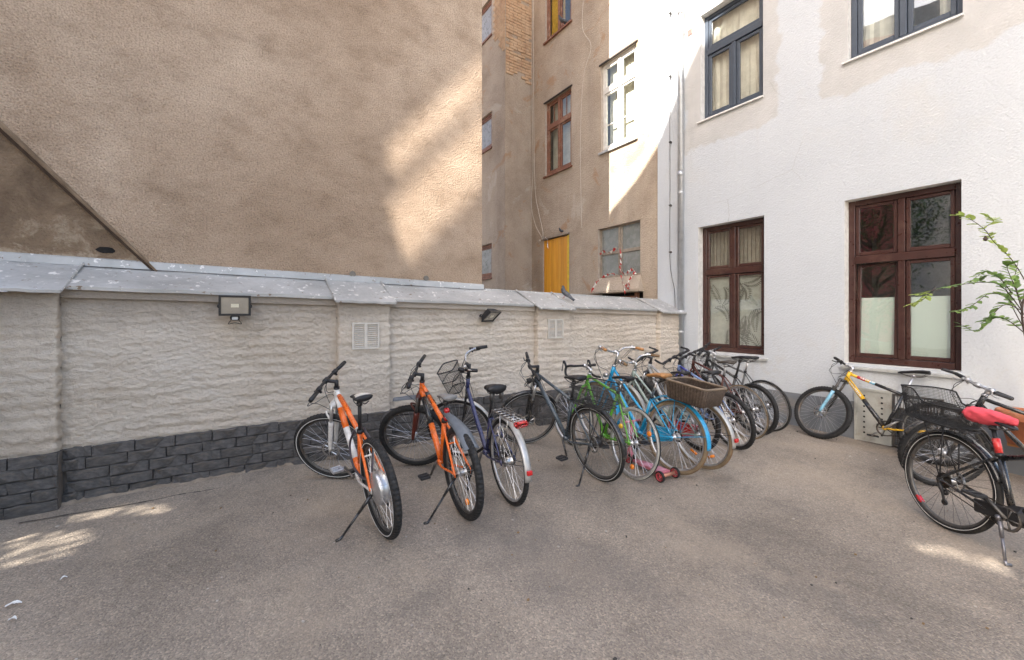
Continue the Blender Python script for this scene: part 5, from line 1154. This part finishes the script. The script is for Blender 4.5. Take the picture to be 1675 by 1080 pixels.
# two white louvred vents in the piers
def vent(t0, t1, z0, z1, label):
    root = thing('wall_vent', label, 'vent', LW @ Matrix.Translation(((t0 + t1) / 2, .118, (z0 + z1) / 2)), 'louvred vents in the piers'); W, H = (t1 - t0), z1 - z0
    VW = M('vent_plastic', (.56, .52, .46), .5, var=.12, vs=8)
    m = MB()
    for (a, b, c, d) in ((-W / 2, W / 2, H / 2 - .018, H / 2), (-W / 2, W / 2, -H / 2, -H / 2 + .018), (-W / 2, -W / 2 + .018, -H / 2 + .018, H / 2 - .018), (W / 2 - .018, W / 2, -H / 2 + .018, H / 2 - .018), (-.016, .016, -H / 2 + .018, H / 2 - .018)): m.box2((a, -.03, c), (b, .012, d))
    m.build('vent_frame', VW, root); m = MB(); m.box2((-W / 2 + .01, -.028, -H / 2 + .01), (W / 2 - .01, -.02, H / 2 - .01)); m.build('vent_back', M('vent_dark', (.10, .085, .07), .9), root)
    n = 11; sm = MB(); w = W / 2 - .036; sm.box((0, 0, 0), (w, .022, .006), 0, rotm((1, 0, 0), R(-42))); first = None
    for i in range(n):
        for s in (-1, 1):
            z = -H / 2 + .03 + (H - .06) * i / (n - 1)
            if first is None: o = first = sm.build('slat', VW, root)
            else: o = link('slat', first.data, root)
            o.location = (s * (W / 4 - .001), -.004, z)
vent(5.36, 5.64, 1.25, 1.53, 'larger white louvred vent in the pier behind the orange bikes')
vent(2.78, 3.05, 1.28, 1.55, 'smaller looking louvred vent in the middle pier further right')
# rain pipe and lightning wire on the white house
def build_pipe():
    root = thing('rain_pipe', 'galvanised rain pipe running down the corner of the white house', 'pipe', WH)
    m = MB(); m.tube([(.115, -.075, .12), (.115, -.075, 14.5)], .05, 18); m.build('pipe', STEEL, root, True)
    for z in (1.6, 4.05, 6.9, 9.6):
        m = MB(); m.tube([(.115, -.075, z), (.115, -.075, z + .09)], .054, 18); m.build('pipe_joint', STEEL, root, True); m = MB(); m.tube([(.115, -.075, z - .3), (.115, -.075, z - .27)], .056, 18); m.box((.115, -.02, z - .285), (.03, .06, .025)); m.build('pipe_bracket', STEEL, root)
    root = thing('lightning_wire', 'thin lightning conductor wire held by clips left of the rain pipe', 'wire', WH)
    m = MB(); x = -.13; m.tube(crv([(x, -.045, 14)] + [(x + .004 * (i % 2), -.045, 13 - i) for i in range(10)] + [(x, -.045, 2.7), (x + .04, -.045, 2.3), (x + .10, -.05, 2.05), (x + .12, -.05, 1.6)], 4), .0045, 5); m.build('wire', DSTEEL, root)
    for z in (13.1, 11.9, 10.7, 9.5, 8.3, 7.1, 5.95, 4.75, 3.6, 2.75): m = MB(); m.box((x, -.02, z), (.025, .05, .03)); m.tube([(x - .014, -.045, z), (x + .018, -.045, z)], .014, 8); m.build('wire_clip', DSTEEL, root)
build_pipe()
# pale cables hanging on the grey house
def build_cables():
    root = thing('hanging_cable', 'pale loose cables hanging down the old grey house beside the brick corner', 'cable', WH); y = .0
    for k, pts in enumerate(([(-4.42, 11), (-4.45, 8), (-4.40, 5.5), (-4.48, 4.6), (-4.3, 4.0), (-4.02, 3.62)], [(-4.36, 11), (-4.38, 9), (-4.35, 6.2), (-4.30, 4.9), (-4.15, 4.3), (-3.98, 3.8), (-3.96, 3.6)], [(-2.5, 11), (-2.42, 9.3), (-2.48, 8.2), (-2.2, 7.6), (-2.45, 7.0), (-2.55, 5.5), (-2.5, 3.6)])):
        m = MB(); m.tube(crv([(x, y - .01, z) for (x, z) in pts], 8), .008 if k < 2 else .005, 5); m.build('cable', M('pale_cable', (.60, .55, .47), .6), root)
build_cables()
# red and white barrier tape on the four pane window
def build_tape():
    TR = M('tape_red', (.50, .045, .04), .4); TW = M('tape_white', (.78, .76, .72), .4)
    def ribbon(root, pts, w, n, seed, tw=1.6):
        r2 = random.Random(seed); P = crv(pts, n); m = MB(); V = []; F = []; mi = []
        for i, p in enumerate(P):
            a = tw * math.sin(i * 1.1 + seed) + r2.uniform(-.4, .4); d = np.array([math.sin(a) * .3, -abs(math.cos(a * .7)) * .6, math.cos(a)]) * w * .5
            V += [p - d + [0, -.01 * r2.random(), 0], p + d + [0, -.012 * r2.random(), 0]]
        for i in range(len(P) - 1): m.add([V[2 * i], V[2 * i + 1], V[2 * i + 3], V[2 * i + 2]], [(0, 1, 2, 3)], (i // 2) % 2)
        m.build('tape_strip', [TR, TW], root)
    y = .02; root = thing('barrier_tape', 'crumpled red and white barrier tape on the four pane window', 'tape', WH)
    xm = -1.455
    ribbon(root, [(-1.95, y, 2.93), (-1.8, y - .02, 2.97), (-1.65, y, 2.93), (-1.45, y - .02, 3.02)], .07, 5, 1)
    ribbon(root, [(-2.10, y - .12, 2.10), (-1.95, y - .08, 2.33), (-1.75, y - .06, 2.43), (-1.6, y - .05, 2.47), (-1.38, y - .05, 2.44)], .06, 5, 2)
    ribbon(root, [(-1.36, y, 2.95), (-1.33, y - .02, 2.72), (-1.34, y - .04, 2.6), (-1.30, y - .05, 2.48), (-1.15, y - .06, 2.44), (-1.0, y - .05, 2.52), (-.93, y - .04, 2.42)], .085, 6, 3)
    ribbon(root, [(-1.30, y - .06, 2.42), (-1.2, y - .1, 2.25), (-1.13, y - .13, 2.15), (-1.12, y - .15, 2.0)], .05, 5, 4)
    ribbon(root, [(-.93, y - .05, 2.46), (-1.05, y - .09, 2.30), (-1.12, y - .13, 2.16)], .05, 6, 5); ribbon(root, [(-1.1, y - .14, 2.17), (-1.02, y - .15, 2.24), (-1.0, y - .15, 2.13), (-1.1, y - .15, 2.12)], .07, 4, 6)
    root = thing('barrier_tape', 'torn pale tape hanging at the top of the yellow door', 'tape', WH)
    ribbon(root, [(-4.15, y - .04, 3.50), (-4.0, y - .05, 3.56), (-3.85, y - .05, 3.58), (-3.75, y - .05, 3.50), (-3.72, y - .06, 3.30)], .06, 5, 9)
    for m_ in root.children[0].data.materials[:1]: root.children[0].data.materials[0] = M('tape_faded', (.55, .48, .42), .6)
build_tape()
# pigeons
def pigeon(label, mat, s=1.0):
    root = thing('pigeon', label, 'bird', mat)
    m = MB(); P = crv([(-.125, 0, .088), (-.075, 0, .098), (-.01, 0, .115), (.055, 0, .145), (.085, 0, .185), (.098, 0, .222), (.118, 0, .232), (.135, 0, .228)], 4)
    rr = np.interp(np.linspace(0, 1, len(P)), [0, .14, .36, .55, .7, .84, .92, 1], [.010, .035, .052, .044, .026, .021, .016, .004]); m.tube(P * s, rr * s, 12, flat=.92)
    m.tube(np.array([(-.09, 0, .095), (-.17, 0, .078), (-.235, 0, .066)]) * s, np.array([.03, .026, .024]) * s, 8, flat=1.0); m.build('body', M('pigeon_grey', (.075, .08, .09), .6, var=.4, vs=18), root, True)
    for sd in (-1, 1):
        m = MB(); secs = []
        for (x, w, z) in ((.05, .018, .150), (.0, .04, .145), (-.08, .036, .125), (-.16, .018, .098), (-.20, .005, .088)): secs.append([(x * s, sd * (.040 + .012 * math.cos(a)) * s, (z - .014 + w * math.sin(a)) * s) for a in np.linspace(0, 6.283, 8, endpoint=False)])
        m.loft(secs); m.build('wing', M('pigeon_wing', (.11, .115, .125), .6, var=.5, vs=22), root, True)
        m = MB(); m.tube(np.array([(-.005, sd * .02, .075), (.0, sd * .022, .012), (.03, sd * .024, .004)]) * s, .004 * s, 5); m.build('leg', M('pigeon_leg', (.35, .10, .08), .6), root)
    m = MB(); m.tube(np.array([(.132, 0, .228), (.156, 0, .218)]) * s, np.array([.006, .002]) * s, 6); m.build('beak', BLACK, root)
p0 = LW @ Vector((2.53, -.17, zc(2.53) + .118)); pigeon('grey pigeon perched on the metal coping below the yellow door', Matrix.Translation(p0) @ Matrix.Rotation(R(150), 4, 'Z') @ Matrix.Rotation(R(-24), 4, 'Y'), .72)
p0 = WH @ Vector((-3.25, .02, 3.58)); pigeon('tiny pigeon sitting on the lintel of the yellow door', Matrix.Translation(p0) @ Matrix.Rotation(R(200), 4, 'Z'), .6)
p0 = WH @ Vector((-3.18, .0, 8.63)); pigeon('pigeon on the sill of the topmost yellow blind window', Matrix.Translation(p0) @ Matrix.Rotation(R(200), 4, 'Z'), .9)
# flowerpot on a wooden bench, with a sapling
def build_pot():
    bz = .385; c = Vector((4.86, 3.97, 0))
    bench = thing('wooden_bench', 'low wooden plank bench under the flowerpot at the right edge', 'bench', Matrix.Translation((c.x + .35, c.y - .15, 0)) @ Matrix.Rotation(R(-57), 4, 'Z'))
    OW = m_wood('orange_wood', (.36, .15, .05), (.52, .25, .10), (.06, 1, 1), .5)
    for i in range(3): m = MB(); m.bbox((.1, -.14 + i * .145, bz - .02), (1.1, .135, .04), .006); m.build('plank', OW, bench)
    for x in (.15, .6):
        for y in (-.15, .15): m = MB(); m.bbox((x, y, (bz - .04) / 2 - .05), (.06, .06, bz + .06), .005); m.build('leg', OW, bench)
    pot = thing('flowerpot', 'terracotta flowerpot with dry soil on the wooden bench', 'pot', Matrix.Translation((c.x, c.y, bz)))
    TC = M('terracotta', (.36, .125, .06), .75, var=.25, vs=6, bump=.2, dirt=(.45, .26, .18))
    m = MB(); m.lathe([(0, .004), (.13, .004), (.135, .02), (.185, .235), (.205, .235), (.212, .25), (.212, .305), (.205, .318), (.19, .318), (.185, .30), (.18, .26)], 36); m.build('pot_body', TC, pot, True)
    m = MB(); V = [(0, 0, .285)] + [(math.cos(i / 24 * 6.283) * .182, math.sin(i / 24 * 6.283) * .182, .272 + .012 * random.random()) for i in range(24)]; m.add(V, [(0, i + 1, (i + 1) % 24 + 1) for i in range(24)]); m.build('soil', M('dry_soil', (.20, .14, .07), .95, var=.5, vs=25, dirt=(.33, .27, .06)), pot, True)
    sap = thing('sapling', 'thin young tree with sparse green leaves at the right edge', 'sapling', Matrix.Translation((0, 0, 0)))
    BK = M('sapling_bark', (.055, .040, .032), .8, var=.3)
    base = Vector((c.x + .06, c.y + .02, bz + .27)); stem = MB(); twigs = []
    Pm = [base, at(1690, 600, 3.98), at(1676, 545, 3.95), at(1672, 505, 3.93), at(1683, 450, 3.92), at(1692, 380, 3.95)]
    stem.tube(crv([tuple(p) for p in Pm], 6), np.linspace(.011, .006, 31), 7)
    br = [([(1674, 520), (1650, 490), (1620, 480), (1590, 500), (1562, 512)], 3.9), ([(1673, 510), (1640, 470), (1610, 462), (1560, 468), (1500, 482)], 3.8), ([(1680, 465), (1655, 425), (1625, 395), (1610, 375), (1580, 355), (1560, 352)], 3.95), ([(1676, 540), (1655, 500), (1640, 460), (1620, 450), (1600, 458)], 4.05),
          ([(1674, 515), (1660, 470), (1648, 440), (1652, 430)], 3.85), ([(1676, 545), (1650, 525), (1632, 520), (1610, 526)], 3.75), ([(1610, 372), (1625, 362), (1612, 352)], 3.95), ([(1655, 480), (1635, 455), (1612, 445), (1585, 462)], 3.9), ([(1672, 500), (1660, 460), (1665, 430)], 3.9), ([(1530, 470), (1510, 490), (1492, 498)], 3.8), ([(1672, 508), (1640, 500), (1600, 540), (1570, 530)], 3.85)]
    for pts, Y in br:
        P = crv([tuple(at(u, v, Y + .05 * math.sin(i * 2 + Y * 9))) for i, (u, v) in enumerate(pts)], 6); stem.tube(P, np.linspace(.0045, .0016, len(P)), 5); twigs.append(P)
    stem.build('trunk', BK, sap, True)
    meshes = []
    LM = []
    for k, cc in enumerate(((.13, .22, .06), (.19, .29, .075), (.29, .37, .085))):
        t = NT('leaf_%d' % k); cd = t.coord(); col_ = t.ramp(t.noise(cd, 30, 3), [(.3, tuple(x * .8 for x in cc)), (.7, tuple(x * 1.15 for x in cc))])
        pb = t.n('BsdfPrincipled', {'Base Color': col_, 'Roughness': .45}); tl = t.n('BsdfTranslucent', {'Color': tuple(min(1, x * 1.5) for x in cc)}); t.t.links.new(t.n('MixShader', {0: .35, 1: pb, 2: tl}), t.out.inputs[0]); LM.append(t.mat)
    for k in range(3):
        me = bpy.data.meshes.new('leaf'); V = []; F = []; ns = 7
        for i in range(ns):
            u = i / (ns - 1); w = .30 * math.sin(math.pi * min(1, u * .92 + .06)) ** .8; dz = -.12 * u * u
            V += [(u, -w, dz + .07), (u, 0, dz), (u, w, dz + .07)]
        for i in range(ns - 1): F += [(i * 3, i * 3 + 1, i * 3 + 4, i * 3 + 3), (i * 3 + 1, i * 3 + 2, i * 3 + 5, i * 3 + 4)]
        me.from_pydata(V, [], F); me.materials.append(LM[k]); me.polygons.foreach_set('use_smooth', [True] * len(F)); meshes.append(me)
    r2 = random.Random(4)
    for ti, P in enumerate(twigs):
        n = len(P)
        for i in range(int(n * .2), n, 1):
            for s in (-1, 1):
                if r2.random() < .25: continue
                d = Vector(P[i] - P[i - 1]).normalized(); sd = Vector((d.y, -d.x, 0)); sd = sd.normalized() if sd.length > .1 else Vector((1, 0, 0))
                dirv = (d * .7 + Vector((0, 0, r2.uniform(-.25, .3))) + sd * s * r2.uniform(.5, 1)).normalized(); up = Vector((r2.uniform(-.35, .35), r2.uniform(-.35, .35), 1)); yv = up.cross(dirv).normalized(); zv = dirv.cross(yv)
                L = r2.uniform(.042, .078); k = 2 if ti in (2, 6, 9) or (ti == 1 and i > n * .8) else r2.choice((0, 0, 1))
                o = link('leaf', meshes[k], sap); o.matrix_local = Matrix.Translation(Vector(P[i])) @ Matrix(((dirv.x, yv.x, zv.x, 0), (dirv.y, yv.y, zv.y, 0), (dirv.z, yv.z, zv.z, 0), (0, 0, 0, 1))) @ Matrix.Scale(L, 4)
    o = MB(); p = at(1612, 391, 3.95); o.tube([tuple(p + Vector((0, 0, .03))), tuple(p), tuple(p + Vector((.005, 0, -.02)))], [.004, .018, .006], 7); o.tube([tuple(p + Vector((-.025, 0, 0))), tuple(p), tuple(p + Vector((.028, 0, .0)))], [.004, .014, .004], 6); o.build('dried_bud', BK, sap)
build_pot()
# bits lying about
def build_litter():
    FW = M('feather_white', (.75, .74, .72), .8)
    for n, (u, v, a, L, lab) in enumerate(((22, 993, .4, .065, 'white feather lying on the asphalt near the bottom left corner'), (20, 1018, .1, .04, 'small white feather tuft just below the larger feather'), (104, 950, .9, .03, 'tiny pale feather left of the bikes on bare asphalt'))):
        k = (u - 837.5) / 690; Y = 1.62 / ((v - 514) / 690 - .019 * k + .02); x = k * Y; m = MB(); P = crv([(-L / 2, 0, .004), (0, .006, .014), (L / 2, .0, .008)], 6); V = []; F = []
        for i, p in enumerate(P):
            w = L * .16 * math.sin(math.pi * (i + .6) / (len(P) + .2)); V += [p + [0, -w, .006 * random.random()], p, p + [0, w, .004 * random.random() + .004]]
        for i in range(len(P) - 1): F += [(i * 3, i * 3 + 1, i * 3 + 4, i * 3 + 3), (i * 3 + 1, i * 3 + 2, i * 3 + 5, i * 3 + 4)]
        m.add(V, F); o = m.build('feather', FW, None, True); o.matrix_world = Matrix.Translation((x, Y, gz(x, Y) + .004)) @ Matrix.Rotation(a, 4, 'Z'); tag(o, lab, 'feather', 'feathers on the asphalt')
    m = MB(); r2 = random.Random(8)
    for i in range(420):
        x = r2.uniform(-3.4, 4.2); y = r2.uniform(1.6, 6.4); s = r2.choice((.003, .004, .004, .006, .009)); z = gz(x, y) + .004
        if (x - 2.98) * .548 + (y - 7.59) * -.836 < .08 or (x - 2.98) * -.836 + (y - 7.59) * -.548 < .08: continue
        m.bbox((x, y, z + .012 * float(vnoise(np.array([x * 1.3]), np.array([y * 1.3]), 3)[0])), (s * r2.uniform(1, 2.2), s * r2.uniform(1, 2), s * .9), s * .2, r2.choice((0, 0, 1, 2)), rotm((0, 0, 1), r2.uniform(0, 3)))
    o = m.build('loose_grit', [M('grit_pale', (.42, .38, .33), .9), M('grit_dark', (.06, .055, .05), .9), M('grit_leaf', (.22, .14, .07), .9)]); tag(o, 'loose grit and crumbs scattered over the asphalt', 'grit', kind='stuff')
build_litter()
# tree beyond the left end of the wall (seen mirrored in the window panes)
def build_tree():
    root = thing('garden_tree', 'leafy green tree beyond the left end of the low wall', 'tree', Matrix.Translation((-7.6, 1.6, gz(-7.6, 1.6))))
    m = MB(); m.tube(crv([(0, 0, -.1), (.05, 0, 1.2), (-.05, .1, 2.6), (.1, 0, 4.2)], 5), np.linspace(.16, .05, 16), 10); r2 = random.Random(2); tips = []
    for i in range(14):
        a = r2.uniform(0, 6.28); z = r2.uniform(1.6, 4.0); e = (math.cos(a) * r2.uniform(.7, 1.6), math.sin(a) * r2.uniform(.7, 1.6), z + r2.uniform(.4, 1.6)); m.tube(crv([(0, 0, z), (e[0] * .5, e[1] * .5, z + .5), e], 4), np.linspace(.05, .012, 9), 6); tips.append(e)
    m.build('trunk', M('tree_bark', (.09, .07, .055), .9, var=.3), root, True)
    n = 6000; r = np.random.default_rng(4); c = np.array(tips)[r.integers(0, 14, n)] + r.normal(0, .42, (n, 3)); V = []; a = r.uniform(0, 6.28, n); b = r.uniform(-.9, .9, n); s = r.uniform(.04, .075, n)
    d = np.stack([np.cos(a) * np.cos(b), np.sin(a) * np.cos(b), np.sin(b)], 1); e = np.stack([-np.sin(a), np.cos(a), r.uniform(-.5, .5, n)], 1)
    V = np.stack([c - d * s[:, None], c + e * s[:, None] * .5, c + d * s[:, None], c - e * s[:, None] * .5], 1).reshape(-1, 3); q = MB(); q.add(V, [(i * 4, i * 4 + 1, i * 4 + 2, i * 4 + 3) for i in range(n)]); tag(q.build('crown', M('tree_leaf', (.075, .17, .04), .5, var=.4, vs=3), root), kind='stuff')
build_tree()
def build_garden_house():
    root = thing('garden_house', 'pale house with a red painted bay far beyond the left end of the wall', 'house', Matrix.Translation((-12.5, -2.0, 0)) @ Matrix.Rotation(R(12), 4, 'Z'))
    m = MB(); m.box2((-3, -2.6, -1), (0, 12, 15)); m.build('wall', M('garden_house_render', (.55, .53, .50), .9), root)
    m = MB(); m.box2((0, 1.2, -1), (.25, 2.6, 14)); m.build('bay', M('garden_house_red', (.45, .10, .11), .8), root)
    for j in range(4):
        for i in range(4): m = MB(); m.box2((0, -1.6 + i * 3.4, 1.2 + j * 3.2), (.05, -.5 + i * 3.4, 3.0 + j * 3.2)); m.build('window', DKFRAME, root)
build_garden_house()
bpy.context.view_layer.update()
